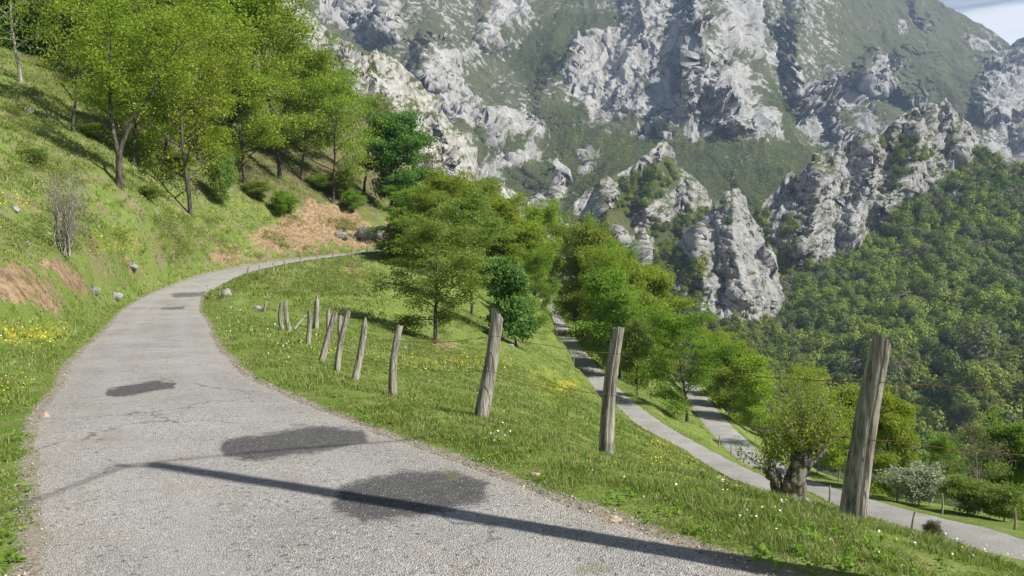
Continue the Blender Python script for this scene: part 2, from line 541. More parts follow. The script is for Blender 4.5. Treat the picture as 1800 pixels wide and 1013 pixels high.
def road_material(name, near):
    m, t = material(name)
    pos = t.pos()
    big = t.noise(pos, 0.45, 5, 0.6); mid = t.noise(pos, 3.0, 4, 0.6)
    st = t.vor(pos, 105, 'F1', 1); st2 = t.vor(pos, 38, 'F1', 1)
    sx = t.n('ShaderNodeSeparateColor', {0: st}).outputs[0]; sx2 = t.n('ShaderNodeSeparateColor', {0: st2}).outputs[1]
    base = t.mix(t.step(big, 0.3, 0.7), (0.268, 0.262, 0.248), (0.36, 0.35, 0.33))
    base = t.mix(t.step(mid, 0.5, 0.8, 0, 0.5), base, (0.38, 0.35, 0.305))
    sp = t.mix(sx, (0.60, 0.60, 0.60), (1.38, 1.37, 1.35))
    c = t.mix(0.9, base, sp, 'MULTIPLY')
    c = t.mix(t.step(sx2, 0.93, 0.97, 0, 0.55), c, (0.52, 0.50, 0.46))
    c = t.mix(t.step(sx2, 0.0, 0.07, 0.7, 0), c, (0.06, 0.06, 0.062))
    h = t.vor(pos, 105, 'F1', 0)
    if near:
        a = t.attr('across')
        # fine grit washed to the edges, paler
        eg = t.step(t.math('ABSOLUTE', t.math('SUBTRACT', a, 0.5)), 0.36, 0.5)
        c = t.mix(t.math('MULTIPLY', eg, 0.5), c, t.mix(sx, (0.22, 0.20, 0.165), (0.48, 0.44, 0.38)))
        aw = t.math('ADD', a, t.math('MULTIPLY', t.math('SUBTRACT', t.noise(pos, 0.6, 3, 0.5), 0.5), 0.25))
        wt = t.math('ADD', t.step(t.math('ABSOLUTE', t.math('SUBTRACT', aw, 0.27)), 0.11, 0.0), t.step(t.math('ABSOLUTE', t.math('SUBTRACT', aw, 0.72)), 0.11, 0.0))
        c = t.mix(t.math('MULTIPLY', wt, 0.42), c, (0.36, 0.355, 0.345))
        stn = t.step(t.noise(pos, 1.1, 6, 0.7), 0.52, 0.68)
        c = t.mix(t.math('MULTIPLY', stn, 0.4), c, (0.27, 0.225, 0.165))
        ml_ = t.step(t.noise(pos, 2.3, 6, 0.7), 0.56, 0.70)
        c = t.mix(t.math('MULTIPLY', ml_, 0.35), c, (0.17, 0.17, 0.17))
        wpos = t.n('ShaderNodeVectorMath', {0: pos, 1: t.n('ShaderNodeVectorMath', {0: t.noise(pos, 1.8, 5, 0.65, True), 3: 0.9}, operation='SCALE').outputs[0]}, operation='ADD').outputs[0]
        ck = t.step(t.vor(wpos, 0.42, 'DISTANCE_TO_EDGE'), 0.012, 0.003)
        c = t.mix(t.math('MULTIPLY', t.math('MULTIPLY', ck, t.step(t.noise(pos, 0.35, 2, 0.5), 0.45, 0.6)), 0.65), c, (0.07, 0.068, 0.065))
        pn = t.noise(pos, 11, 5, 0.75)
        pf = t.step(t.math('ADD', t.attr('patch'), t.math('MULTIPLY', t.math('SUBTRACT', pn, 0.5), 1.1)), 0.30, 0.72)  # asphalt repairs, plus the tree shadow painted near the bend
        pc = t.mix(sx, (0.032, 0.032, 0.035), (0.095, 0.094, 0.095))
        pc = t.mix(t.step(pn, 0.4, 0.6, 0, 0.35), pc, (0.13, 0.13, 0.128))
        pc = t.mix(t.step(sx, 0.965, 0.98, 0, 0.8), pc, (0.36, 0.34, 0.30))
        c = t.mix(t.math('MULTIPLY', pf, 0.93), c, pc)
        mo = t.step(t.math('ADD', t.attr('moss'), t.math('SUBTRACT', t.noise(pos, 14, 4, 0.7), 0.5)), 0.5, 0.65)
        c = t.mix(t.math('MULTIPLY', mo, 0.4), c, (0.17, 0.18, 0.06))
    b = t.bump(h, 0.9, 0.012)
    b2 = t.n('ShaderNodeBump', {'Height': t.noise(pos, 30, 3, 0.7), 'Strength': 0.5, 'Distance': 0.01, 'Normal': b}).outputs[0]
    t.out(t.pbsdf(c, 0.9, b2, 0.25))
    return m


def main_extra(V):
    px, py, d = proj(V)
    ok = (d > 2) & (d < 60)
    w1 = px + 5 * fbm(V / 0.25, 3); w2 = py + 2.5 * fbm(V / 0.25 + 9, 3)
    pt = np.zeros(V.shape[:2])
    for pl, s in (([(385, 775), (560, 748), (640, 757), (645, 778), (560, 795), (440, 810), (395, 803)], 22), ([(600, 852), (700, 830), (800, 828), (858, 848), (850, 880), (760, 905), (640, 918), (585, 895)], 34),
                  ([(188, 684), (270, 670), (310, 674), (305, 682), (215, 697), (185, 696)], 8), ([(300, 515), (365, 512), (362, 522), (305, 525)], 4), ([(280, 540), (330, 537), (325, 545), (285, 546)], 4)):  # final pair: tree shadows near the bend, painted dark into the road colour
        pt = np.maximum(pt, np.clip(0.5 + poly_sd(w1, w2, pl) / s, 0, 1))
    mo = np.zeros(V.shape[:2])
    for pl in ([(770, 825), (800, 830), (820, 850), (790, 845)], [(1000, 1000), (1060, 985), (1080, 1005), (1010, 1012)], [(855, 820), (900, 830), (880, 845), (850, 835)]):
        mo = np.maximum(mo, np.clip(0.5 + poly_sd(w1, w2, pl) / 10, 0, 1))
    return {'patch': pt * ok * np.where(py < 600, 0.62, 1.0), 'moss': mo * ok}


RM = road_material('chip_seal', True)
RF = road_material('chip_seal_pale', False)
cL, cR = dense(mainL, 0.05), None
accL = np.r_[0, np.cumsum(np.linalg.norm(mainC[1:] - mainC[:-1], axis=1))]
ss = np.concatenate([np.arange(0, 8, 0.15), np.arange(8, 32, 0.05), np.arange(32, accL[-1], 0.2)])
rL = np.stack([np.interp(ss, accL, mainL[:, k]) for k in range(3)], 1)
rR = np.stack([np.interp(ss, accL, mainR[:, k]) for k in range(3)], 1)
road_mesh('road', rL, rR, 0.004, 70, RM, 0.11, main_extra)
for L, hw in ((low1, W1), (low2, W2)):
    L = dense(L, 0.4)
    tg = np.gradient(L, axis=0); tg[:, 2] = 0; tg /= np.linalg.norm(tg, axis=1)[:, None]
    nrm = np.stack([tg[:, 1], -tg[:, 0], 0 * tg[:, 0]], 1)
    road_mesh('road', L - nrm * hw, L + nrm * hw, 0.03, 9, RF, 0.12)


# ------------------------------------------------------------------ mountains
def sheet(name, x0, x1, step, ridge, by, ctrl, creases, disp, rock_polys, tree_polys, mat, base_rock=0.0, ridge_jag=3.0, noise_k=0.5, soft=10.0, seed=0.0, slope_k=0.0, warp=9.0, rock_max=0.8, bare=0.0):
    xs = np.arange(x0, x1 + step, step)
    ry = np.interp(xs, *np.array(ridge, float).T)
    ry = ry + ridge_jag * fbm(np.stack([xs / 22, 0 * xs + seed, 0 * xs], -1), 4)
    byv = np.interp(xs, *np.array(by, float).T)
    nr = int(np.max(byv - ry) / step) + 1
    v = np.linspace(0, 1, nr)
    PX = np.broadcast_to(xs[None], (nr, len(xs))).copy()
    PY = ry[None] + (byv - ry)[None] * v[:, None]
    c = np.array(ctrl, float)
    D = np.exp(TPS(c[:, :2] / 200, np.log(c[:, 2]), 0.005)(np.stack([PX, PY], -1) / 200))
    p0 = P(PX, PY, D)
    sc = float(np.median(D))
    wx = PX + warp * fbm(p0 / (sc * 0.02) + seed, 4)
    wy = PY + warp * fbm(p0 / (sc * 0.02) + seed + 31, 4)
    for (ln, wl, wr, amp) in creases:
        ds, side, par = line_dist(wx, wy, ln)
        L = np.sum(np.hypot(*(np.diff(np.array(ln, float), axis=0)).T))
        taper = np.clip(np.minimum(par, L - par) / (0.18 * L), 0.0, 1)
        wd = np.where(side > 0, wl, wr)      # travelling down the picture, + is the left-hand side
        D = D - amp * np.clip(1 - ds / wd, 0, 1) * taper
    Q = P(PX, PY, D)
    rock = np.full(PX.shape, float(base_rock))
    for pl in rock_polys:
        rock = np.maximum(rock, np.clip(0.5 + poly_sd(wx, wy, pl) / soft, 0, 1))
    tree = np.zeros(PX.shape)
    for pl in tree_polys:
        tr = np.clip(0.5 + poly_sd(wx, wy, pl) / soft, 0, 1)
        tree = np.maximum(tree, tr)
    rock = rock * (1 - tree) if base_rock > 0 else rock
    # relief
    du = np.gradient(Q, axis=1); dv = np.gradient(Q, axis=0)
    N = np.cross(dv, du); N /= np.linalg.norm(N, axis=-1)[..., None] + 1e-9
    flip = np.sign((N * (CAM - Q)).sum(-1)); N *= flip[..., None]
    h = np.zeros(PX.shape)
    for (kind, scale, amp, shear, stretch, only_rock) in disp:
        q = np.stack([Q[..., 0] + shear * Q[..., 2], Q[..., 1] * stretch, Q[..., 2] * stretch], -1) / scale + seed
        if kind == 'c':
            f = facets(q + 0.22 * np.stack([fbm(q * 1.7 + 3, 2), fbm(q * 1.7 + 8, 2), fbm(q * 1.7 + 13, 2)], -1))
        else:
            f = {'r': ridged, 'f': fbm}[kind](q, 4, 0.5) - (0.9 if kind == 'r' else 0)
        h += amp * f * (0.25 + 0.75 * rock if only_rock else 1.0)
    fade = np.clip(np.arange(nr) / 3.0, 0.35, 1)[:, None]
    Q = Q + N * (h * fade)[..., None]
    du = np.gradient(Q, axis=1); dv = np.gradient(Q, axis=0)
    N2 = np.cross(dv, du); N2 /= np.linalg.norm(N2, axis=-1)[..., None] + 1e-9
    N2 *= np.sign((N2 * N).sum(-1))[..., None]
    nz = np.clip(N2[..., 2], -1, 1)
    if bare > 0:
        up = np.clip(1 - poly_sd(PX, PY, [(1400, -90), (1640, -90), (1740, 60), (1700, 200), (1560, 230), (1480, 120)]) / 30, 0, 1)
        rock = np.maximum(rock, bare * (1 - 0.7 * tree) * up)
    rk = np.minimum(rock, rock_max) + noise_k * (0.7 * fbm(p0 / (sc * 0.012) + seed, 5, 0.65) + 0.5 * fbm(p0 / (sc * 0.05) + seed + 5, 3)) - slope_k * (nz - 0.45)
    rk = sstep(rk, 0.38, 0.62)
    # close the crest: fold the sheet down behind the ridge line
    back = Q[0] - CAM; back[:, 2] = 0; back /= np.linalg.norm(back, axis=1)[:, None]
    rows = []
    for k in range(5, 0, -1):
        rows.append(Q[0] + back * (sc * 0.02 * k ** 1.5) - np.array([0, 0, 1.0]) * (sc * 0.006 * k ** 2))
    QQ = np.concatenate([np.array(rows), Q]); RK = np.concatenate([np.repeat(rk[:1], 5, 0), rk]); TRm = np.concatenate([np.repeat(tree[:1], 5, 0), tree])
    me = mesh_data(name, QQ, grid_faces(nr + 5, len(xs)), [mat], True, {'rock': RK, 'wood': TRm})
    o = link(name, me, kind='structure')
    return dict(PX=PX, PY=PY, Q=Q, rock=rk, tree=tree, N=N2, obj=o)


def mountain_material(name, S, rock_a, rock_b, grass_a, grass_b, scrub, strat=(1, 1, 0.4)):
    """S: metres per feature"""
    m, t = material(name)
    pos = t.pos()
    q = t.mapv(pos, (1 / S,) * 3)
    n1 = t.noise(q, 0.35, 5, 0.65); n2 = t.noise(q, 1.6, 5, 0.7)
    st = t.noise(t.mapv(pos, (2.4 / S, 0.8 / S, 0.3 / S), (0, -0.45, 0)), 1.0, 5, 0.7)
    r = t.mix(t.step(n1, 0.3, 0.7), rock_a, rock_b)
    n3 = t.noise(q, 5.0, 5, 0.75)
    r = t.mix(t.step(st, 0.5, 0.68, 0, 0.7), r, (0.15, 0.145, 0.135))
    r = t.mix(t.step(n3, 0.5, 0.7, 0, 0.55), r, (0.12, 0.12, 0.10))
    r = t.mix(t.step(n2, 0.58, 0.75, 0, 0.5), r, (0.10, 0.105, 0.06))
    gr = t.mix(t.step(n1, 0.3, 0.7), grass_a, grass_b)
    gr = t.mix(t.step(n2, 0.5, 0.7), gr, scrub)
    gr = t.mix(t.math('MULTIPLY', t.attr('wood'), 0.8), gr, t.mix(n2, scrub, grass_a))
    c = t.mix(t.attr('rock'), gr, r)
    b = t.bump(t.math('ADD', n2, st), 0.8, S * 0.25)
    t.out(t.pbsdf(c, 0.95, b, 0.1))
    return m


MASSIF_M = mountain_material('massif_limestone', 26.0, (0.31, 0.305, 0.295), (0.46, 0.455, 0.44), (0.075, 0.088, 0.040), (0.12, 0.12, 0.065), (0.042, 0.058, 0.026))
CRAG_M = mountain_material('crag_limestone', 9.0, (0.28, 0.275, 0.265), (0.43, 0.425, 0.41), (0.085, 0.105, 0.032), (0.12, 0.12, 0.05), (0.04, 0.06, 0.018))
SCAR_M = mountain_material('scar_limestone', 5.0, (0.36, 0.355, 0.335), (0.50, 0.49, 0.46), (0.085, 0.11, 0.03), (0.13, 0.14, 0.05), (0.05, 0.07, 0.02))

MASSIF = sheet('mountain', 440, 1900, 1.7,
    [(440, -90), (1100, -90), (1560, -85), (1600, -40), (1640, -2), (1662, 14), (1700, 30), (1740, 54), (1765, 74), (1777, 82), (1790, 70), (1800, 66), (1900, 20)], [(440, 470), (1900, 470)],
    [(440, -90, 1900), (700, -90, 2300), (1000, -90, 2900), (1150, -90, 2300), (1300, -90, 2500), (1600, -40, 3100), (1777, 82, 2800), (1900, 30, 2600),
     (440, 200, 1200), (600, 60, 1550), (760, 60, 1500), (740, 150, 1330), (850, 200, 1250), (900, 60, 1800), (900, 130, 1670), (940, 170, 1590), (930, 250, 1300), (970, 340, 1150), (960, 60, 1830), (870, 110, 1700),
     (1000, 100, 1700), (1010, 190, 1540), (1080, 210, 1470), (1180, 100, 1580), (1200, 20, 1700), (1240, 130, 1480), (1300, 200, 1420), (1350, 240, 1350), (1330, 60, 1900), (1400, 100, 2050), (1400, 250, 1500),
     (1500, 100, 2250), (1560, 200, 1900), (1650, 100, 2400), (1700, 180, 1950), (1770, 200, 1880), (1800, 100, 2500), (1800, 280, 1800), (1860, 150, 2300), (1100, 300, 1150), (1250, 300, 1200), (1400, 330, 1150), (1100, 470, 850), (1500, 470, 900), (800, 470, 800), (1850, 470, 900)],
    [([(1000, 88), (978, 130), (952, 175), (948, 235)], 26, 130, 75), ([(1130, -60), (1120, 60), (1090, 140), (1075, 215)], 40, 70, 45), ([(1215, -60), (1222, 60), (1205, 140), (1195, 200)], 22, 70, 110),
     ([(1255, 95), (1272, 140), (1288, 190), (1292, 238)], 44, 80, 75), ([(1404, -60), (1402, 40), (1398, 110), (1410, 170), (1425, 210)], 30, 200, 210), ([(1335, -60), (1352, 20), (1388, 62)], 24, 60, 110),
     ([(1498, 112), (1530, 150), (1562, 165)], 24, 60, 110), ([(1582, 85), (1578, 130), (1562, 165)], 16, 80, 130), ([(1465, 170), (1470, 215), (1490, 255)], 20, 50, 80),
     ([(1752, 110), (1738, 160), (1720, 205)], 28, 80, 90), ([(1600, -60), (1610, 20), (1640, 60)], 14, 60, 60), ([(690, -60), (680, 20), (655, 80)], 30, 60, 110), ([(640, -40), (620, 40)], 24, 40, 80),
     ([(765, 55), (745, 110), (732, 150)], 30, 70, 110), ([(800, 60), (840, 130), (900, 180), (945, 190)], 60, 40, 40), ([(1170, 200), (1150, 225)], 30, 30, 40), ([(840, -20), (855, 60), (835, 90)], 14, 60, 40), ([(1040, 275), (1030, 310)], 10, 30, 25),
     ([(850, 200), (870, 240), (930, 300), (985, 370)], 30, 50, 40), ([(1800, 190), (1790, 260)], 16, 40, 50)],
    [('r', 320, 20, -0.4, 0.25, False), ('r', 105, 14, -0.35, 0.16, True), ('c', 90, 12, -0.35, 0.25, True), ('c', 40, 7, -0.4, 0.3, True), ('c', 18, 3, 0.4, 0.5, True), ('f', 16, 1.6, 0, 1, False)],
    [[(560, -90), (690, -90), (700, 45), (670, 60), (640, 60), (600, 60), (560, 40)], [(735, 140), (745, 112), (770, 78), (792, 88), (806, 100), (822, 122), (836, 150), (848, 178), (838, 205), (800, 212), (775, 190), (750, 165)],
     [(798, 216), (850, 190), (905, 190), (940, 215), (950, 250), (925, 252), (895, 240), (865, 252), (830, 240)], [(838, 300), (870, 285), (930, 258), (945, 285), (905, 292), (880, 308), (845, 318)], [(958, 320), (972, 318), (988, 345), (975, 365)],
     [(832, 80), (850, 40), (880, -20), (920, -10), (935, 25), (925, 42), (885, 58), (852, 86)], [(996, 95), (1040, 62), (1080, 40), (1112, -90), (1250, -90), (1243, 90), (1222, 100), (1202, 150), (1172, 178), (1140, 190), (1100, 200), (1070, 226), (1040, 220), (1020, 190), (998, 165), (992, 130)],
     [(1196, 112), (1240, 95), (1312, 112), (1326, 145), (1346, 190), (1368, 242), (1330, 237), (1300, 226), (1270, 222), (1222, 236), (1200, 205), (1150, 222), (1125, 240), (1120, 215), (1180, 170)],
     [(1365, 135), (1400, 122), (1425, 132), (1460, 168), (1472, 215), (1498, 250), (1480, 260), (1432, 242), (1408, 190), (1380, 175)], [(1465, 112), (1490, 140), (1522, 190), (1535, 225), (1510, 205), (1490, 180)], [(1540, 100), (1582, 95), (1566, 158), (1548, 162), (1512, 150), (1500, 125), (1530, 128)],
     [(1735, 110), (1778, 82), (1850, 60), (1850, 285), (1755, 285), (1735, 235), (1716, 190), (1728, 140)], [(1695, 60), (1725, 80), (1762, 92), (1758, 105), (1720, 92), (1695, 80)], [(1255, -60), (1330, -60), (1340, 60), (1372, 118), (1330, 110), (1290, 95), (1270, 50)], [(1020, 285), (1035, 270), (1048, 290), (1042, 310), (1025, 308)], [(1580, 30), (1592, 40), (1590, 58), (1580, 56)],
     [(1500, 200), (1530, 190), (1545, 230), (1530, 250)]],
    [[(840, 60), (900, 80), (960, 30), (1080, 20), (1040, 60), (990, 95), (960, 150), (930, 150), (890, 110), (860, 100)], [(950, 200), (1010, 190), (1080, 235), (1160, 240), (1280, 240), (1380, 250), (1450, 250), (1500, 300), (1400, 420), (1000, 420), (950, 280)], [(1360, 130), (1400, 200), (1400, 260), (1365, 235), (1340, 170)], [(840, 240), (930, 250), (900, 280), (845, 285)], [(880, 300), (950, 300), (960, 350), (880, 350)]],
    MASSIF_M, noise_k=0.75, soft=18, seed=1.3, slope_k=0.45, bare=0.34, rock_max=0.85)

SCAR = sheet('mountain', 380, 1010, 1.7,
    [(380, -60), (500, -20), (540, 20), (562, 32), (580, 50), (600, 62), (634, 91), (665, 92), (711, 111), (734, 141), (744, 158), (771, 181), (791, 215), (815, 235), (835, 258), (842, 292), (862, 318), (900, 345), (960, 370), (1010, 395)], [(380, 500), (1010, 520)],
    [(380, -60, 420), (560, 32, 440), (710, 111, 430), (840, 292, 390), (1010, 395, 370), (380, 300, 250), (600, 250, 330), (750, 300, 345), (700, 480, 260), (1000, 520, 270)],
    [([(660, 92), (680, 180), (720, 290)], 30, 30, 10), ([(600, 62), (630, 160), (660, 250)], 26, 30, 10), ([(760, 190), (790, 260), (810, 310)], 20, 20, 8)],
    [('r', 42, 3.2, 0.5, 0.4, True), ('c', 11, 3.2, 0.6, 0.4, True), ('c', 4.6, 1.5, 0.5, 0.6, True), ('f', 5, 0.6, 0, 0.8, True)],
    [], [[(600, 180), (650, 165), (690, 190), (700, 240), (720, 300), (860, 330), (900, 420), (380, 420), (380, 150), (560, 150)], [(640, 110), (660, 112), (665, 130), (650, 128)]],
    SCAR_M, base_rock=0.78, noise_k=0.7, soft=16, seed=5.1, slope_k=0.9, ridge_jag=5, warp=7)

CRAG_H = sheet('mountain', 930, 1330, 1.5,
    [(930, 420), (985, 385), (1010, 357), (1030, 335), (1060, 320), (1085, 305), (1120, 285), (1150, 258), (1165, 245), (1180, 256), (1190, 290), (1215, 310), (1240, 330), (1248, 352), (1262, 375), (1330, 420)], [(930, 640), (1330, 680)],
    [(930, 420, 720), (1010, 357, 740), (1165, 245, 860), (1248, 352, 800), (1330, 420, 800), (1050, 450, 660), (1150, 400, 720), (1100, 560, 560), (1250, 560, 640), (1180, 480, 660)],
    [([(1165, 245), (1150, 320), (1130, 400)], 30, 40, 35), ([(1060, 320), (1065, 380), (1090, 450)], 22, 30, 25), ([(1225, 315), (1215, 370), (1190, 420)], 20, 30, 25), ([(1120, 420), (1140, 480), (1150, 540)], 18, 24, 22)],
    [('r', 90, 7, -0.5, 0.3, True), ('r', 30, 4.2, -0.6, 0.16, True), ('c', 16, 2.8, -0.6, 0.3, True), ('c', 6, 1.2, 0.3, 0.55, True)],
    [[(1005, 355), (1060, 318), (1090, 320), (1080, 350), (1060, 385), (1030, 380), (1010, 372)], [(1085, 308), (1120, 285), (1150, 258), (1165, 245), (1182, 258), (1190, 280), (1160, 275), (1130, 300), (1100, 318)],
     [(1190, 290), (1215, 308), (1245, 330), (1248, 362), (1200, 375), (1150, 400), (1120, 415), (1110, 380), (1150, 360), (1195, 330)], [(1110, 415), (1150, 410), (1140, 450), (1150, 490), (1120, 450), (1100, 440), (1060, 410), (1055, 400), (1090, 405)], [(1170, 455), (1200, 450), (1210, 480), (1190, 500)], [(1160, 510), (1190, 500), (1200, 530), (1170, 540)]],
    [[(1090, 320), (1130, 300), (1180, 290), (1190, 330), (1140, 360), (1110, 385), (1080, 370), (1060, 388), (1060, 370)], [(1150, 405), (1200, 380), (1250, 370), (1230, 400), (1200, 440), (1180, 520), (1140, 480), (1145, 440)], [(930, 430), (1010, 400), (1060, 430), (1150, 560), (1200, 560), (1330, 640), (930, 640)]],
    CRAG_M, noise_k=0.55, soft=12, seed=8.8, slope_k=0.55, rock_max=0.72, ridge_jag=4, warp=6)

CRAG_E = sheet('mountain', 1240, 1980, 1.6,
    [(1240, 440), (1300, 400), (1330, 372), (1345, 352), (1361, 339), (1381, 312), (1392, 300), (1400, 322), (1412, 305), (1418, 298), (1435, 268), (1468, 255), (1502, 248), (1549, 232), (1569, 215), (1589, 198), (1619, 181), (1646, 185), (1663, 174), (1680, 198), (1703, 225), (1723, 252), (1750, 285), (1777, 305), (1800, 290), (1850, 270), (1980, 230)], [(1240, 860), (1980, 980)],
    [(1240, 440, 760), (1345, 352, 770), (1420, 300, 785), (1549, 232, 810), (1646, 185, 850), (1723, 252, 830), (1800, 290, 790), (1980, 230, 780), (1400, 440, 690), (1500, 440, 690), (1600, 380, 730), (1700, 340, 740), (1800, 400, 660), (1350, 600, 560), (1500, 600, 520), (1700, 600, 490), (1900, 600, 460), (1300, 800, 430), (1600, 850, 380), (1900, 900, 320)],
    [([(1435, 268), (1440, 340), (1420, 420), (1390, 470)], 45, 50, 45), ([(1549, 232), (1540, 300), (1500, 380), (1480, 450)], 40, 50, 45), ([(1619, 181), (1610, 260), (1580, 320), (1530, 400)], 30, 60, 45), ([(1663, 174), (1680, 240), (1690, 290)], 20, 40, 28), ([(1585, 200), (1575, 230), (1560, 262)], 12, 30, 25),
     ([(1650, 300), (1620, 350), (1600, 400)], 10, 20, 12), ([(1700, 420), (1620, 540), (1560, 620), (1540, 720)], 50, 80, 24), ([(1800, 480), (1720, 620), (1690, 760)], 50, 80, 24)],
    [('r', 95, 8, -0.6, 0.3, True), ('r', 36, 5.5, -0.7, 0.15, True), ('c', 18, 3.2, -0.7, 0.3, True), ('c', 6.5, 1.3, -0.5, 0.5, True)],
    [[(1335, 370), (1361, 339), (1392, 298), (1420, 298), (1435, 266), (1502, 244), (1549, 228), (1589, 194), (1619, 176), (1665, 170), (1690, 205), (1735, 262), (1700, 262), (1690, 300), (1650, 310), (1640, 330), (1590, 350), (1560, 370), (1540, 400), (1510, 420), (1480, 460), (1420, 470), (1375, 460), (1350, 420), (1325, 420)], [(1650, 345), (1640, 380), (1610, 405), (1625, 370)], [(1672, 330), (1680, 335), (1668, 375), (1662, 370)]],
    [[(1550, 240), (1600, 255), (1630, 265), (1625, 290), (1590, 300), (1570, 285), (1550, 255)], [(1680, 270), (1740, 260), (1760, 290), (1700, 310)], [(1380, 390), (1400, 400), (1395, 440), (1378, 440)], [(1560, 295), (1590, 300), (1600, 330), (1565, 330)],
     [(1300, 480), (1375, 475), (1480, 465), (1545, 410), (1600, 360), (1650, 330), (1700, 305), (1780, 300), (1980, 240), (1980, 980), (1240, 980), (1260, 560)]],
    CRAG_M, noise_k=0.62, soft=12, seed=3.7, slope_k=0.6, rock_max=0.70, ridge_jag=4, warp=7)

CRAG_D = sheet('mountain', 1140, 1400, 1.4,
    [(1140, 470), (1190, 430), (1202, 413), (1232, 385), (1262, 362), (1274, 338), (1294, 331), (1310, 344), (1318, 375), (1332, 400), (1346, 440), (1362, 480), (1374, 508), (1380, 560), (1400, 640)], [(1140, 700), (1400, 720)],
    [(1140, 470, 610), (1232, 385, 640), (1294, 331, 660), (1346, 440, 640), (1374, 508, 620), (1400, 640, 600), (1200, 560, 540), (1280, 560, 535), (1340, 580, 560), (1250, 700, 470), (1280, 450, 600)],
    [([(1294, 331), (1285, 400), (1300, 480), (1320, 560)], 36, 50, 32), ([(1232, 385), (1225, 450), (1240, 520)], 24, 30, 22), ([(1340, 430), (1345, 500), (1335, 560)], 20, 30, 16)],
    [('r', 75, 6, -0.2, 0.3, True), ('r', 26, 4, -0.3, 0.15, True), ('c', 13, 2.6, -0.3, 0.3, True), ('c', 5.2, 1.1, 0.4, 0.55, True)],
    [[(1190, 425), (1232, 383), (1262, 360), (1276, 332), (1296, 328), (1312, 344), (1332, 400), (1362, 480), (1376, 512), (1365, 540), (1352, 562), (1310, 566), (1280, 562), (1232, 550), (1236, 500), (1246, 462), (1225, 470), (1205, 450)], [(1180, 500), (1205, 505), (1215, 530), (1180, 535)]],
    [[(1275, 395), (1310, 380), (1312, 420), (1285, 425)], [(1300, 570), (1400, 560), (1400, 720), (1140, 720), (1140, 560)]],
    CRAG_M, noise_k=0.5, soft=10, seed=6.2, slope_k=0.5, rock_max=0.76, ridge_jag=4, warp=6)


# ------------------------------------------------------------------ foliage materials
def leaf_material(name, a, b, trans=0.45):
    m, t = material(name)
    r = t.attr('rnd'); c = t.attr('clump')
    oi = t.n('ShaderNodeObjectInfo').outputs['Random']
    mixf = t.math('ADD', t.math('MULTIPLY', r, 0.45), t.math('MULTIPLY', c, 0.55))
    col = t.mix(mixf, a, b)
    hsv = t.n('ShaderNodeHueSaturation', {'Hue': t.math('ADD', 0.485, t.math('MULTIPLY', oi, 0.03)), 'Value': t.math('ADD', 0.85, t.math('MULTIPLY', oi, 0.3)), 'Color': col}).outputs[0]
    d = t.pbsdf(hsv, 0.6, None, 0.25)
    tr = t.n('ShaderNodeBsdfTranslucent', {'Color': t.mix(0.3, hsv, (0.38, 0.62, 0.05), 'MIX')}).outputs[0]
    t.out(t.n('ShaderNodeMixShader', {0: trans, 1: d, 2: tr}).outputs[0])
    return m


def bark_material(name, a, b, scale=6.0):
    m, t = material(name)
    o = t.obj()
    n = t.noise(t.mapv(o, (1, 1, 0.25)), scale, 5, 0.7)
    n2 = t.noise(o, scale * 0.3, 4, 0.6)
    c = t.mix(t.step(n, 0.35, 0.65), a, b)
    c = t.mix(t.step(n2, 0.55, 0.7, 0, 0.6), c, (0.20, 0.21, 0.16))
    t.out(t.pbsdf(c, 0.9, t.bump(n, 0.8, 0.03), 0.15))
    return m


LEAF_SPRING = leaf_material('spring_leaves', (0.175, 0.25, 0.024), (0.335, 0.41, 0.055))
LEAF_YELLOW = leaf_material('yellow_spring_leaves', (0.20, 0.275, 0.022), (0.35, 0.43, 0.05))
LEAF_MID = leaf_material('mid_green_leaves', (0.12, 0.225, 0.02), (0.25, 0.385, 0.05))
LEAF_DARK = leaf_material('dark_green_leaves', (0.065, 0.17, 0.04), (0.16, 0.31, 0.075), 0.4)
LEAF_OLIVE = leaf_material('olive_leaves', (0.135, 0.195, 0.035), (0.26, 0.325, 0.075))
LEAF_BROWN = leaf_material('brown_buds', (0.12, 0.095, 0.06), (0.19, 0.16, 0.10), 0.3)
LEAF_WEED = leaf_material('weed_leaves', (0.13, 0.18, 0.03), (0.30, 0.31, 0.11))
LEAF_WHITE = leaf_material('white_blossom', (0.22, 0.27, 0.13), (0.52, 0.53, 0.44), 0.3)
BARK = bark_material('grey_bark', (0.03, 0.026, 0.022), (0.12, 0.105, 0.088))
BARK_POLL = bark_material('pollard_bark', (0.04, 0.034, 0.028), (0.22, 0.195, 0.16), 9.0)
BARK_PALE = bark_material('pale_bark', (0.14, 0.125, 0.105), (0.38, 0.36, 0.32))


# ------------------------------------------------------------------ tree builder
def tube(pts, rad, k=6):
    pts = np.asarray(pts, float); rad = np.asarray(rad, float)
    n = len(pts)
    tg = np.gradient(pts, axis=0); tg /= np.linalg.norm(tg, axis=1)[:, None] + 1e-9
    ref = np.array([1.0, 0, 0]) if abs(tg[0, 0]) < 0.8 else np.array([0, 1.0, 0])
    a = np.cross(tg, ref); a /= np.linalg.norm(a, axis=1)[:, None] + 1e-9
    b = np.cross(tg, a)
    th = np.linspace(0, 2 * np.pi, k, endpoint=False)
    V = pts[:, None] + rad[:, None, None] * (np.cos(th)[None, :, None] * a[:, None] + np.sin(th)[None, :, None] * b[:, None])
    i = np.arange(n - 1)[:, None] * k + np.arange(k)[None]
    j = np.arange(n - 1)[:, None] * k + (np.arange(k)[None] + 1) % k
    F = np.stack([i, j, j + k, i + k], -1).reshape(-1, 4)
    return V.reshape(-1, 3), F


class Bag:
    def __init__(s):
        s.V = []; s.F = []; s.n = 0

    def add(s, V, F):
        s.V.append(V); s.F.append(F + s.n); s.n += len(V)

    def get(s):
        return np.concatenate(s.V), np.concatenate(s.F)


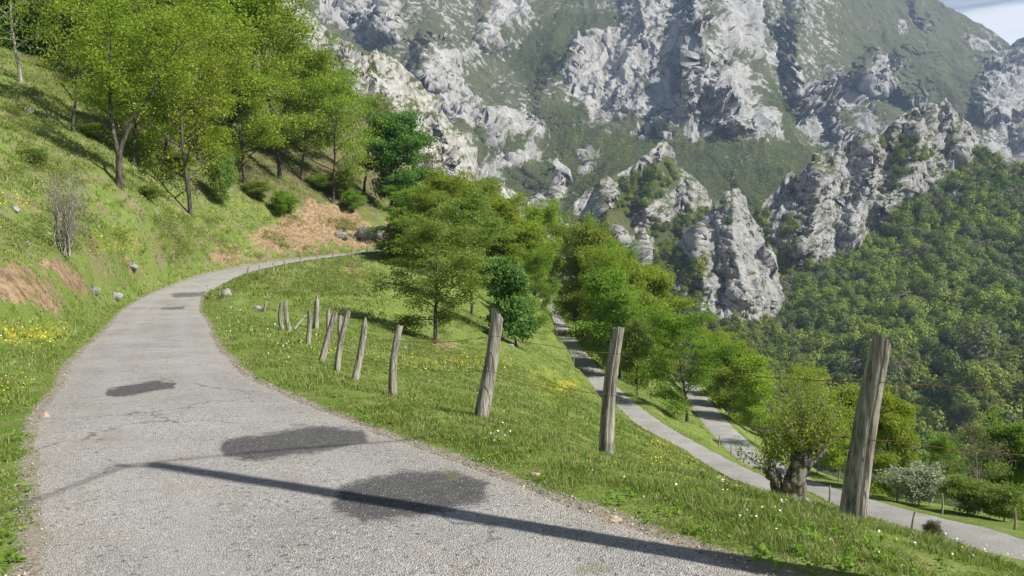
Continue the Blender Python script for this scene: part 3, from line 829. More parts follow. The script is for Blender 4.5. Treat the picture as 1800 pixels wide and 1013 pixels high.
def leaves(anchors, per, sig, size, rng, flat=0.5, up=0.9):
    """small rhombic leaves scattered round twig ends"""
    A = np.repeat(anchors, per, 0)
    n = len(A)
    clump = np.repeat(rng.random(len(anchors)), per)
    c = A + rng.normal(size=(n, 3)) * np.array([sig, sig, sig * flat])
    nr = rng.normal(size=(n, 3)) * 0.8 + np.array([0, 0, up]); nr /= np.linalg.norm(nr, axis=1)[:, None]
    t = rng.normal(size=(n, 3)); t -= (t * nr).sum(1)[:, None] * nr; t /= np.linalg.norm(t, axis=1)[:, None]
    b = np.cross(nr, t)
    s = size * rng.uniform(0.6, 1.35, n)[:, None]
    V = np.stack([c - t * s * 0.6, c + b * s * 0.38 + nr * s * 0.1, c + t * s * 0.7 - nr * s * 0.12, c - b * s * 0.38 + nr * s * 0.1], 1).reshape(-1, 3)
    F = np.arange(4 * n).reshape(-1, 4)
    rnd = np.repeat(rng.random(n), 4)
    return V, F, rnd, np.repeat(clump, 4)


def grow(rng, start, dirv, length, r0, seg, wob, up=0.0, r1=0.25):
    pts = [np.array(start, float)]
    d = np.array(dirv, float); d /= np.linalg.norm(d)
    for k in range(seg):
        d = d + rng.normal(size=3) * wob + np.array([0, 0, up])
        d /= np.linalg.norm(d)
        pts.append(pts[-1] + d * length / seg)
    return np.array(pts), np.linspace(r0, r0 * r1, seg + 1)


def make_tree(name, seed, H=10.0, R=4.0, tr=0.16, cb=0.25, nl=14, sub=6, twig=4, per=40, size=0.16, sig=0.34, fork=1, up=0.10, shape='oval', lean=0.0):
    """unit tree: returns (trunk mesh, crown mesh)"""
    rng = np.random.default_rng(seed)
    bag = Bag(); anch = []
    stems = []
    for f in range(fork):
        a = rng.uniform(0, 6.28)
        sp = 0.0 if fork == 1 else 0.28
        d = np.array([math.cos(a) * sp + lean, math.sin(a) * sp, 1.0])
        h0 = 0 if fork == 1 else H * 0.16
        p, r = grow(rng, (0, 0, h0), d, (H - h0) * 0.88, tr * (1.0 if fork == 1 else 0.72), 10, 0.07, 0.03, 0.12)
        stems.append((p, r)); bag.add(*tube(p, r, 8))
    if fork > 1:
        p = np.array([[0, 0, -0.4], [0, 0, H * 0.05], [0.02, 0, H * 0.18]]); bag.add(*tube(p, [tr * 1.5, tr * 1.05, tr * 0.95], 9))
    else:
        bag.add(*tube([[0, 0, -0.4], [0, 0, 0.0], stems[0][0][1] * 0.5], [tr * 1.7, tr * 1.3, tr * 0.98], 9))
    prof = {'oval': lambda t: math.sin(math.pi * min(1, 0.18 + 0.82 * t) ** 0.9) ** 0.6, 'cone': lambda t: 1.05 - 0.85 * t, 'vase': lambda t: 0.45 + 0.6 * t if t < 0.75 else 1.0 - 1.6 * (t - 0.75), 'round': lambda t: math.sqrt(max(0.06, 1 - (2 * t - 0.95) ** 2))}[shape]
    for i in range(nl):
        p, r = stems[i % fork]
        t = (i + rng.uniform(0, 0.9)) / nl
        h = cb + (0.97 - cb) * t
        k = h * (len(p) - 1); k0 = min(int(k), len(p) - 2)
        st = p[k0] + (p[k0 + 1] - p[k0]) * (k - k0)
        rad = (r[k0] + (r[k0 + 1] - r[k0]) * (k - k0))
        a = i * 2.4 + rng.uniform(-0.5, 0.5)
        ln = max(0.5, R * prof(t) * rng.uniform(0.72, 1.18))
        rise = 0.25 + 0.9 * t
        q, qr = grow(rng, st, (math.cos(a), math.sin(a), rise), ln, max(0.02, rad * 0.55), 7, 0.16, up * 0.5, 0.15)
        bag.add(*tube(q, qr, 5))
        for j in range(sub):
            u = 0.3 + 0.7 * (j + rng.random()) / sub
            kk = u * (len(q) - 1); k1 = min(int(kk), len(q) - 2)
            s2 = q[k1] + (q[k1 + 1] - q[k1]) * (kk - k1)
            d2 = (q[k1 + 1] - q[k1]); d2 /= np.linalg.norm(d2) + 1e-9
            d2 = d2 * 0.7 + rng.normal(size=3) * np.array([0.75, 0.75, 0.4])
            l2 = ln * rng.uniform(0.22, 0.42)
            z, zr = grow(rng, s2, d2, l2, max(0.012, qr[k1] * 0.5), 4, 0.2, 0.05, 0.3)
            bag.add(*tube(z, zr, 4))
            for w_ in range(twig):
                e = z[-1] if w_ == 0 else z[rng.integers(1, len(z))] + rng.normal(size=3) * 0.28 * np.array([1, 1, 0.6])
                anch.append(e)
        anch.append(q[-1])
    for p, r in stems:
        anch.append(p[-1]); anch.append(p[-2] + rng.normal(size=3) * 0.3)
    V, F = bag.get()
    tm = mesh_data(name + '_trunk', V, F, [BARK], True)
    LV, LF, rn, cl = leaves(np.array(anch), per, sig, size, rng)
    cm = mesh_data(name + '_crown', LV, LF, [LEAF_SPRING], False, {'rnd': rn, 'clump': cl})
    zmax = np.percentile(LV[:, 2], 99.5); w = np.percentile(np.hypot(LV[:, 0], LV[:, 1]), 97)
    return dict(trunk=tm, crown=cm, H=zmax, W=2 * w)


KINDS = {
    'beech': make_tree('beech', 1, 10, 4.0, 0.13, 0.22, 18, 7, 4, 40, 0.125, 0.29),
    'beech2': make_tree('beech2', 2, 10, 4.3, 0.13, 0.16, 19, 7, 4, 44, 0.125, 0.30, shape='round'),
    'forked': make_tree('forked', 3, 11, 4.6, 0.17, 0.28, 20, 7, 4, 30, 0.12, 0.30, fork=2, shape='vase'),
    'open': make_tree('open', 4, 10, 4.4, 0.125, 0.17, 18, 7, 4, 24, 0.12, 0.31, shape='oval'),
    'dense': make_tree('dense', 5, 8, 3.4, 0.15, 0.08, 18, 7, 4, 84, 0.15, 0.33, shape='oval'),
    'bigleaf': make_tree('bigleaf', 6, 7, 2.9, 0.12, 0.12, 15, 6, 4, 34, 0.27, 0.36, shape='round'),
    'slender': make_tree('slender', 7, 9, 2.2, 0.10, 0.15, 18, 5, 4, 48, 0.13, 0.31, shape='oval'),
    'bare': make_tree('bare', 8, 9, 3.2, 0.13, 0.2, 18, 8, 5, 5, 0.14, 0.30, shape='oval'),
    'bush': make_tree('bush', 9, 3.0, 2.0, 0.05, 0.04, 15, 6, 4, 30, 0.13, 0.24, fork=3, shape='round'),
}


def place_tree(name, kind, base, height, width, rot, leaf, bark, label, cat='tree', group=None):
    K = KINDS[kind]
    root = link(name, None, loc=base, label=label, cat=cat, group=group)
    root.empty_display_size = 0.3
    sz = height / K['H']; sx = (width / K['W']) if width else sz
    root.scale = (sx, sx, sz); root.rotation_euler = (0, 0, rot)
    for part, mt in (('trunk', bark), ('crown', leaf)):
        o = link(part, K[part], root)
        o.material_slots[0].link = 'OBJECT'
        o.material_slots[0].material = mt
    return root


def tree_at(px, py, top, wpx, kind, leaf, label, d=None, bark=None, name='tree', cat='tree', group=None, rot=None):
    """stand a tree where the photo's pixel meets the ground; size from its pixel height"""
    if d is None:
        q, dd = hit(px, py); q, dd = q[0], dd[0]
    else:
        q = P(px, py, d); dd = d
        q = np.array([q[0], q[1], float(look(TZ, q[0], q[1]))])
        py = float(proj(q)[1])
    h = (py - top) / F_PX * dd
    place_tree(name, kind, q - (0, 0, 0.05), h, wpx / F_PX * dd, random.uniform(0, 6.28) if rot is None else rot, leaf, bark or BARK, label, cat, group)
    return q, dd


G1 = 'trees on the grassy slope above the road'
G2 = 'trees along the lower road'
S, Y, M_, DK, O, B = LEAF_SPRING, LEAF_YELLOW, LEAF_MID, LEAF_DARK, LEAF_OLIVE, LEAF_BROWN
for a in [
    (210, 328, -40, 330, 'forked', S, 'large forked bright green tree with dark bare lower trunk on the slope', None, BARK, 'tree', 'tree', G1),
    (335, 378, 40, 260, 'open', Y, 'yellowish tree with thin straight dark trunk lowest on the slope', None, BARK, 'tree', 'tree', G1),
    (128, 225, -60, 200, 'open', S, 'thin twin stemmed tree high beside the forked tree', 62, BARK, 'tree', 'tree', G1),
    (36, 130, -150, 170, 'bare', M_, 'pale barked old tree with sparse leaves at the top left corner', 68, BARK_PALE, 'tree', 'tree', G1),
    (75, 110, -180, 260, 'dense', DK, 'dark green tree behind the pale barked tree', 85, BARK, 'tree', 'tree', G1),
    (300, 250, -100, 300, 'beech', S, 'tall bright green tree behind the forked tree', 80, BARK, 'tree', 'tree', G1),
    (400, 280, -60, 240, 'beech2', Y, 'yellow green tree in the middle of the hillside group', 84, BARK, 'tree', 'tree', G1),
    (492, 300, -20, 230, 'beech', S, 'tall layered green tree with crown against the white rocks', 92, BARK, 'tree', 'tree', G1),
    (150, 150, -140, 240, 'beech', S, 'bright green tree filling the top left canopy', 88, BARK, 'tree', 'tree', G1),
    (250, 190, -120, 260, 'beech2', S, 'green tree high on the slope above the forked tree', 96, BARK, 'tree', 'tree', G1),
    (360, 210, -100, 240, 'beech', S, 'tall green tree with crown cut by the top of the view', 108, BARK, 'tree', 'tree', G1),
    (530, 320, 70, 170, 'beech', S, 'green tree right of the layered tree above the cutting', 98, BARK, 'tree', 'tree', G1),
    (445, 240, -110, 200, 'open', S, 'thin crowned tree rising highest against the pale cliff', 105, BARK, 'tree', 'tree', G1),
    (585, 345, 130, 170, 'open', S, 'small tree with bent dark trunk above the earth bank', 98, BARK, 'tree', 'tree', G1),
    (540, 335, 100, 190, 'beech2', M_, 'rounded mid green tree just above the orange earth bank', 108, BARK, 'tree', 'tree', G1),
    (390, 365, 270, 60, 'bush', O, 'low leafy shrub beside the yellowish tree trunk', None, BARK, 'shrub', 'shrub', None),
    (498, 380, 335, 50, 'bush', M_, 'small round green bush on the edge of the earth bank', None, BARK, 'shrub', 'shrub', None),
    (690, 395, 200, 130, 'dense', DK, 'dark green dense tree above the bend of the upper road', 106, BARK, 'tree', 'tree', None),
    (640, 385, 165, 130, 'bare', O, 'brownish sparse tree between the earth bank and dark tree', 112, BARK, 'tree', 'tree', None),
    (740, 400, 270, 110, 'bare', B, 'bare brown tree at the foot of the white rocks', 125, BARK, 'tree', 'tree', None),
    (600, 380, 300, 60, 'bush', O, 'olive shrub on top of the rocky cutting', 100, BARK, 'shrub', 'shrub', None),
    *[(x, y, y - h, w_, 'bush', lm, 'low scrubby shrub growing among the hillside trees', None, BARK, 'shrub', 'shrub', 'low shrubs scattered under the hillside trees') for x, y, h, w_, lm in (
        (60, 290, 30, 55, O), (262, 352, 26, 50, O), (165, 245, 30, 55, O), (318, 305, 34, 55, M_), (452, 352, 34, 55, O), (560, 335, 30, 46, O), (620, 372, 36, 46, M_))],
    # cluster between the roads
    (765, 604, 375, 230, 'beech2', O, 'broad olive tree with thin dark stems in the meadow', None, BARK, 'tree', 'tree', G2),
    (908, 610, 455, 122, 'bigleaf', DK, 'small dark green large leaved tree beside the olive tree', None, BARK, 'tree', 'tree', G2),
    (830, 560, 340, 170, 'beech', O, 'olive green tree filling the gap behind the olive tree', 62, BARK, 'tree', 'tree', G2),
    (1012, 535, 378, 120, 'beech2', S, 'broad fresh green tree above the narrow lower road', 132, BARK, 'tree', 'tree', G2),
    (1048, 575, 400, 110, 'dense', S, 'full fresh green tree with crown edge against the crags', 118, BARK, 'tree', 'tree', G2),
    (1075, 600, 425, 120, 'beech', M_, 'fresh green tree standing out against the grey crag', 108, BARK, 'tree', 'tree', G2),
    (1130, 640, 470, 130, 'dense', Y, 'light yellow green tree on the drop beyond the lower road', 104, BARK, 'tree', 'tree', G2),
    (1262, 690, 575, 110, 'beech2', Y, 'light green tree on the valley edge behind the round tree', 104, BARK, 'tree', 'tree', G2),
    (740, 480, 330, 150, 'beech', M_, 'green tree just beyond the bend with a broad crown', 92, BARK, 'tree', 'tree', G2),
    (890, 480, 338, 120, 'beech', Y, 'light yellow green tree in the middle of the belt', 118, BARK, 'tree', 'tree', G2),
    (800, 500, 300, 170, 'beech', S, 'bright green tree rising above the olive tree', 80, BARK, 'tree', 'tree', G2),
    (725, 465, 370, 120, 'dense', M_, 'dense green tree hiding the end of the upper road', 80, BARK, 'tree', 'tree', G2),
    (870, 500, 345, 140, 'dense', S, 'rounded vivid green tree behind the large leaved tree', 95, BARK, 'tree', 'tree', G2),
    (905, 530, 400, 110, 'dense', S, 'vivid green bushy tree directly above the large leaved tree', 85, BARK, 'tree', 'tree', G2),
    (940, 500, 352, 110, 'beech2', Y, 'yellow green tree at the head of the lower road', 120, BARK, 'tree', 'tree', G2),
    (840, 450, 318, 130, 'beech2', S, 'tallest green tree in the belt under the white rocks', 110, BARK, 'tree', 'tree', G2),
    (780, 430, 300, 110, 'beech', M_, 'green tree beside the bend below the white rocks', 112, BARK, 'tree', 'tree', G2),
    (1032, 560, 385, 110, 'beech', O, 'dark olive tree right of the lower road head', 125, BARK, 'tree', 'tree', G2),
    (922, 560, 385, 100, 'dense', S, 'bright green tree hiding the head of the meadow', 100, BARK, 'tree', 'tree', G2),
    (935, 575, 430, 90, 'beech2', M_, 'mid green tree just right of the large leaved tree', 75, BARK, 'tree', 'tree', G2),
    (290, 300, 60, 190, 'open', S, 'airy green tree just behind the yellowish tree', 72, BARK, 'tree', 'tree', G1),
    (430, 345, 110, 190, 'beech', S, 'bright green tree with low branches behind the yellowish tree', 82, BARK, 'tree', 'tree', G1),
    (235, 270, 20, 170, 'beech2', S, 'bushy green tree close behind the forked trunk', 66, BARK, 'tree', 'tree', G1),
    (350, 320, 30, 180, 'beech2', Y, 'yellow green tree directly above the yellowish tree', 78, BARK, 'tree', 'tree', G1),
    (940, 540, 400, 90, 'beech', S, 'green tree at the very head of the lower road', 150, BARK, 'tree', 'tree', G2),
    (925, 535, 375, 110, 'beech2', Y, 'wide yellow green tree left of the lower road head', 135, BARK, 'tree', 'tree', G2),
    (1020, 565, 430, 90, 'open', Y, 'yellowish tree overhanging the far lower road', 118, BARK, 'tree', 'tree', G2),
    (1065, 605, 430, 110, 'open', Y, 'yellow green airy tree right of the narrow road', 100, BARK, 'tree', 'tree', G2),
    (1100, 590, 455, 110, 'beech2', S, 'green tree on the outer edge of the valley side', 115, BARK, 'tree', 'tree', G2),
    (1090, 640, 475, 130, 'slender', M_, 'slender fresh green trees clump beside the lower road', 86, BARK, 'tree', 'tree', G2),
    (1072, 630, 500, 70, 'slender', S, 'slim sapling closest to the far stretch of lower road', 95, BARK, 'tree', 'tree', G2),
    (1118, 655, 505, 110, 'dense', S, 'rounded green tree above the lower road bend', 92, BARK, 'tree', 'tree', G2),
    (1120, 680, 560, 70, 'bush', O, 'brownish thicket on the bank by the lower road', 72, BARK, 'shrub', 'shrub', None),
    (1207, 742, 538, 170, 'beech2', M_, 'round green tree with dark trunk standing between the two lower roads', None, BARK, 'tree', 'tree', G2),
    (1292, 725, 600, 90, 'dense', Y, 'bright green tree just right of the round tree', 96, BARK, 'tree', 'tree', G2),
    (1335, 770, 628, 110, 'slender', Y, 'yellow green saplings left of the pollard crown', 86, BARK, 'tree', 'tree', G2),
    (1560, 850, 690, 110, 'dense', Y, 'yellow green bush tree behind the nearest fence post', 47, BARK, 'tree', 'tree', G2),
    (1490, 845, 680, 120, 'slender', Y, 'yellow green saplings right of the pollard crown', 52, BARK, 'tree', 'tree', G2),
    (1420, 800, 640, 110, 'open', Y, 'yellow green tree directly behind the pollard', 68, BARK, 'tree', 'tree', G2),
    (1725, 870, 745, 110, 'bare', B, 'bare brownish tree on the right above the bushes', 46, BARK_PALE, 'tree', 'tree', None),
    (1665, 860, 760, 90, 'beech', M_, 'mid green tree behind the white flowering bush', 58, BARK, 'tree', 'tree', None),
    (1780, 890, 740, 120, 'dense', M_, 'green tree at the right edge behind the lower road', 52, BARK, 'tree', 'tree', None),
    (1615, 892, 815, 110, 'bush', LEAF_WHITE, 'white flowering bush beside the lower road', 41, BARK, 'shrub', 'shrub', None),
    (1570, 888, 830, 60, 'bush', M_, 'small green bush left of the white flowering bush', 44, BARK, 'shrub', 'shrub', None),
    (1700, 915, 835, 100, 'bush', O, 'olive bush right of the white flowering bush', 38, BARK, 'shrub', 'shrub', None),
    (1765, 915, 850, 90, 'bush', O, 'bushy olive shrub at the right edge of the lower road', 37, BARK, 'shrub', 'shrub', None),
    (1640, 945, 912, 34, 'bush', B, 'small dead brown bush at the near edge of the lower road', 27, BARK, 'shrub', 'shrub', None),
]:
    tree_at(a[0], a[1], a[2], a[3], a[4], a[5], a[6], a[7], a[8], a[9], a[10], a[11])

# ------------------------------------------------------------------ wooded slope across the valley
def forest_crown(seed, n, ragged, tall):
    rng = np.random.default_rng(seed)
    d = rng.normal(size=(n, 3)); d /= np.linalg.norm(d, axis=1)[:, None]
    lob = 1 + ragged * 1.7 * fbm(d * 1.9 + seed, 4, 0.65)
    r = lob * rng.uniform(0.55, 1.0, n) ** 0.5
    c = d * r[:, None] * np.array([1, 1, tall]) + np.array([0, 0, tall * 1.15])
    c = c[c[:, 2] > 0.25]; n = len(c)
    nr = c - np.array([0, 0, tall * 1.0]); nr = nr / np.linalg.norm(nr, axis=1)[:, None] + rng.normal(size=(n, 3)) * 0.28 + np.array([0, 0, 0.25]); nr /= np.linalg.norm(nr, axis=1)[:, None]
    t = rng.normal(size=(n, 3)); t -= (t * nr).sum(1)[:, None] * nr; t /= np.linalg.norm(t, axis=1)[:, None]
    b = np.cross(nr, t); s = 0.125 * rng.uniform(0.5, 1.5, n)[:, None]
    V = np.stack([c - t * s, c + b * s * 0.8, c + t * s * 1.1, c - b * s * 0.8], 1).reshape(-1, 3)
    rn = np.repeat(rng.random(n), 4); cl = np.repeat(np.clip(0.5 + 0.5 * fbm(c * 1.5, 2), 0, 1), 4)
    return V, np.arange(4 * n).reshape(-1, 4), rn, cl


CROWNS = [forest_crown(s, n, rg, tl) for s, n, rg, tl in ((1, 560, .35, 1.0), (2, 560, .4, 1.3), (3, 540, .35, 0.8), (4, 280, .4, 1.2), (5, 560, .45, 1.05))]
SMALL = [forest_crown(s, n, .35, 1.05) for s, n in ((11, 46), (12, 40), (13, 52))]


def wood_mesh(nm, c, mat, idx):
    V, F, rn, cl = c
    tv, tf = tube([[0, 0, -1.2], [0, 0, 0.4], [0.03, 0, 1.2]], [0.07, 0.055, 0.03], 5)
    return mesh_data('slope_crown', V, F, [mat], False, {'rnd': rn, 'clump': cl}), mesh_data('slope_trunk', tv, tf, [BARK], False)


F_SPRING = leaf_material('slope_spring_leaves', (0.18, 0.225, 0.025), (0.33, 0.37, 0.06), 0.35)
F_MID = leaf_material('slope_mid_leaves', (0.13, 0.175, 0.027), (0.235, 0.275, 0.05), 0.35)
F_DARK = leaf_material('slope_dark_leaves', (0.075, 0.12, 0.026), (0.14, 0.19, 0.04), 0.3)
F_BROWN = leaf_material('slope_bare_twigs', (0.125, 0.12, 0.075), (0.20, 0.185, 0.12), 0.25)
FMATS = [F_SPRING, F_MID, F_DARK, F_BROWN]


def sample_sheet(S, n, spacing, polys, mask=None, seed=0, keep_rock=0.45):
    """points on a mountain sheet, thinned to a spacing in metres"""
    rng = np.random.default_rng(seed)
    ok = np.zeros(S['PX'].shape, bool)
    for pl in polys:
        ok |= poly_sd(S['PX'], S['PY'], pl) > 0
    ok &= S['rock'] < keep_rock
    idx = np.flatnonzero(ok)
    if len(idx) == 0:
        return np.zeros((0, 3))
    cand = S['Q'].reshape(-1, 3)[rng.choice(idx, min(len(idx), n * 6), replace=False)]
    cell = {}; out = []
    for p in cand:
        k = tuple(np.floor(p / spacing).astype(int))
        bad = False
        for dx in (-1, 0, 1):
            for dy in (-1, 0, 1):
                for dz in (-1, 0, 1):
                    for q in cell.get((k[0] + dx, k[1] + dy, k[2] + dz), ()):
                        if (p[0] - q[0]) ** 2 + (p[1] - q[1]) ** 2 + (p[2] - q[2]) ** 2 < spacing ** 2:
                            bad = True
        if not bad:
            cell.setdefault(k, []).append(p); out.append(p)
            if len(out) >= n:
                break
    return np.array(out)


SLOPE_POLY = [[(1300, 560), (1330, 500), (1375, 475), (1480, 465), (1545, 410), (1600, 360), (1650, 330), (1700, 305), (1780, 300), (1980, 240), (1980, 900), (1280, 800)]]
pts = sample_sheet(CRAG_E, 3600, 4.9, SLOPE_POLY, seed=3, keep_rock=2)
ppx, ppy, pd = proj(pts)
kp = (ppx > 1240) & (ppx < 1900) & (ppy < 840)
pts = pts[kp]; ppx, ppy, pd = ppx[kp], ppy[kp], pd[kp]
seen = (ppx > 1290) & (ppx < 1830) & (ppy < 780)
order = np.argsort(np.where(seen, pd, 1e9))
kindn = fbm(pts / 55.0, 3)
rng = np.random.default_rng(5)
sel = np.zeros(len(pts), int)
for i in range(len(pts)):
    v = kindn[i] + rng.normal() * 0.35
    sel[i] = 3 if v < -0.44 else (0 if v > 0.24 else (1 if v > -0.12 else 2))
WOOD = {(mi, k): None for mi in range(4) for k in range(5)}
LBL = ['bright spring green tree among the many on the wooded slope', 'mid green tree among the many on the wooded slope',
       'dark green tree among the many on the wooded slope', 'leafless brownish tree among the many on the wooded slope']
for r_, i in enumerate(order[:300]):
    mi = int(sel[i]); k = 3 if mi == 3 else int(rng.choice([0, 1, 2, 4]))
    if WOOD[mi, k] is None:
        WOOD[mi, k] = wood_mesh('slope_tree', CROWNS[k], FMATS[mi], k)
    s = 1.8 + 4.0 * rng.random() ** 2.2
    o = link('slope_tree', None, loc=pts[i] - (0, 0, s * 0.1), label=LBL[mi], cat='tree', group='trees of the wooded slope across the valley')
    o.scale = (s, s, s * rng.uniform(0.9, 1.25)); o.rotation_euler = (0, 0, rng.uniform(0, 6.28))
    link('crown', WOOD[mi, k][0], o); link('trunk', WOOD[mi, k][1], o)


def merge_crowns(name, pts, mi, smin, smax, lib, seed, label, cat='wood'):
    rng = np.random.default_rng(seed)
    Vs, Fs, R, C = [], [], [], []; n = 0; MI = []
    for p, m_i in zip(pts, mi):
        V, F, rn, cl = lib[rng.integers(len(lib))]
        a = rng.uniform(0, 6.28); s = rng.uniform(smin, smax)
        ca, sa = math.cos(a) * s, math.sin(a) * s
        W = np.stack([V[:, 0] * ca - V[:, 1] * sa, V[:, 0] * sa + V[:, 1] * ca, V[:, 2] * s * rng.uniform(0.85, 1.2)], 1) + p - np.array([0, 0, 0.15 * s])
        Vs.append(W); Fs.append(F + n); n += len(V)
        R.append(np.clip(rn * 0.6 + rng.random() * 0.4, 0, 1)); C.append(np.clip(cl * 0.4 + 0.6 * rng.random(), 0, 1)); MI.append(np.full(len(F), m_i))
    me = mesh_data(name, np.concatenate(Vs), np.concatenate(Fs), FMATS, False, {'rnd': np.concatenate(R), 'clump': np.concatenate(C)}, np.concatenate(MI))
    return link(name, me, label=label, cat=cat, kind='stuff')


rest = order[300:]
merge_crowns('woodland', pts[rest], sel[rest], 1.7, 5.2, [CROWNS[0], CROWNS[1], CROWNS[2]], 1, 'mixed green and brown wood covering the upper valley slope')
# trees clinging to the crags
cp = []
for Sx, pol, n in ((CRAG_H, [[(1090, 320), (1130, 300), (1180, 290), (1190, 330), (1140, 360), (1110, 385), (1080, 370), (1060, 388), (1060, 370)], [(1150, 405), (1200, 380), (1250, 370), (1230, 400), (1200, 440), (1180, 520), (1140, 480), (1145, 440)], [(930, 430), (1010, 400), (1060, 430), (1150, 560), (1200, 560), (1330, 640), (930, 640)], [(1180, 440), (1330, 420), (1330, 660), (1150, 640)]], 420),
                   (CRAG_E, [[(1550, 240), (1600, 255), (1630, 265), (1625, 290), (1590, 300), (1570, 285), (1550, 255)], [(1680, 270), (1740, 260), (1760, 290), (1700, 310)], [(1380, 390), (1400, 400), (1395, 440), (1378, 440)], [(1560, 295), (1590, 300), (1600, 330), (1565, 330)], [(1330, 380), (1350, 390), (1370, 470), (1350, 470)]], 110),
                   (CRAG_D, [[(1140, 440), (1195, 435), (1215, 460), (1240, 465), (1232, 545), (1140, 600)], [(1275, 395), (1310, 380), (1312, 420), (1285, 425)], [(1300, 570), (1400, 560), (1400, 720), (1140, 720), (1140, 560)]], 220)):
    q = sample_sheet(Sx, n, 6.5, pol, seed=n, keep_rock=0.6)
    if len(q): cp.append(q)
cp = np.concatenate(cp)
merge_crowns('woodland', cp, rng.choice([0, 1, 1, 2, 2], len(cp)), 2.6, 4.6, [CROWNS[0], CROWNS[1], CROWNS[2]], 2, 'green trees clinging to ledges of the middle crags')
mp = []
for pol, n, sp in (([[(840, 60), (900, 80), (960, 30), (1080, 20), (1040, 60), (990, 95), (960, 150), (930, 150), (890, 110), (860, 100)]], 500, 13),
                   ([[(950, 200), (1010, 190), (1080, 235), (1160, 240), (1280, 240), (1380, 250), (1450, 250), (1500, 300), (1400, 420), (1000, 420), (950, 280)]], 1900, 9),
                   ([[(1360, 130), (1400, 200), (1400, 260), (1365, 235), (1340, 170)], [(840, 240), (930, 250), (900, 280), (845, 285)], [(880, 300), (950, 300), (960, 350), (880, 350)], [(1440, 200), (1560, 200), (1560, 280), (1500, 280)], [(1690, 200), (1760, 200), (1790, 300), (1700, 260)]], 420, 12)):
    mp.append(sample_sheet(MASSIF, n, sp, pol, seed=n, keep_rock=0.5))
mp = np.concatenate(mp)
merge_crowns('woodland', mp, rng.choice([0, 1, 1, 2, 3], len(mp)), 4.0, 7.0, SMALL, 3, 'distant green woods filling the gullies of the high mountain')

# ------------------------------------------------------------------ fence posts
m, t = material('weathered_oak')
o_ = t.obj()
gn = t.noise(t.mapv(o_, (26, 26, 2.2)), 1.0, 6, 0.7); gl = t.noise(o_, 9, 4, 0.6)
c = t.mix(t.step(gn, 0.3, 0.7), (0.085, 0.072, 0.056), (0.42, 0.395, 0.34))
c = t.mix(t.step(gl, 0.55, 0.72, 0, 0.5), c, (0.22, 0.22, 0.17))
c = t.mix(t.step(gn, 0.70, 0.78), c, (0.03, 0.025, 0.02))
t.out(t.pbsdf(c, 0.92, t.bump(gn, 1.0, 0.02), 0.15))
OAK = m


def post_mesh(H, w, seed, style, lean):
    """a split oak stake: uneven section, splits, slanted or broken head"""
    rng = np.random.default_rng(seed)
    k, n = 30, 34
    th = np.linspace(0, 2 * np.pi, k, endpoint=False)
    th0 = th + math.radians(45 + rng.uniform(-14, 14))
    base = 0.44 * w / (np.abs(np.cos(th0)) ** 3.2 + np.abs(np.sin(th0)) ** 3.2) ** (1 / 3.2) * 0.93
    base = base * (1 + 0.06 * np.cos(3 * th + rng.uniform(0, 6)) + 0.025 * rng.normal(size=k))
    for gk in rng.integers(0, k, 3):
        base[gk] *= 0.80; base[(gk + 1) % k] *= 0.93
    zz = np.linspace(-0.25, H, n)
    V = np.zeros((n, k, 3))
    bx, by_ = rng.normal(size=2) * 0.03
    for i, z in enumerate(zz):
        u = max(z, 0) / H
        r = base * (1.10 - 0.26 * u) * (1 + 0.05 * perlin(np.stack([np.cos(th) * 1.3 + seed, np.sin(th) * 1.3, np.full(k, z * 2.5)], -1)) + 0.05 * perlin(np.stack([np.cos(th) * 5 + seed, np.sin(th) * 5, np.full(k, z * 1.2)], -1)))
        V[i] = np.stack([r * np.cos(th) + bx * math.sin(3 * u) + lean[0] * z, r * np.sin(th) * 0.85 + by_ * math.sin(3 * u) + lean[1] * z, np.full(k, z)], 1)
    # head
    a = 4.71 + rng.uniform(-1.3, 1.3)
    sl = {'slant': 0.9, 'flat': 0.25, 'point': 0.4}[style]
    tilt = (np.cos(th - a)) * w * 0.5 * sl
    V[-1, :, 2] += tilt + rng.normal(size=k) * 0.012
    V[-2, :, 2] += tilt * 0.7
    if style == 'point':
        cen = V[-1].mean(0); V[-1] = cen + (V[-1] - cen) * 0.3; V[-1, :, 2] += w * 0.5
        cen = V[-2].mean(0); V[-2] = cen + (V[-2] - cen) * 0.75
    i = np.arange(n - 1)[:, None] * k + np.arange(k)[None]; j = np.arange(n - 1)[:, None] * k + (np.arange(k)[None] + 1) % k
    F = np.stack([i, j, j + k, i + k], -1).reshape(-1, 4)
    top = V[-1].mean(0) - np.array([0, 0, 0.012])
    VV = np.r_[V.reshape(-1, 3), top[None]]
    ti = (n - 1) * k + np.arange(k)
    T = np.stack([ti, np.roll(ti, -1), np.full(k, n * k)], 1)
    return VV, [F, T]


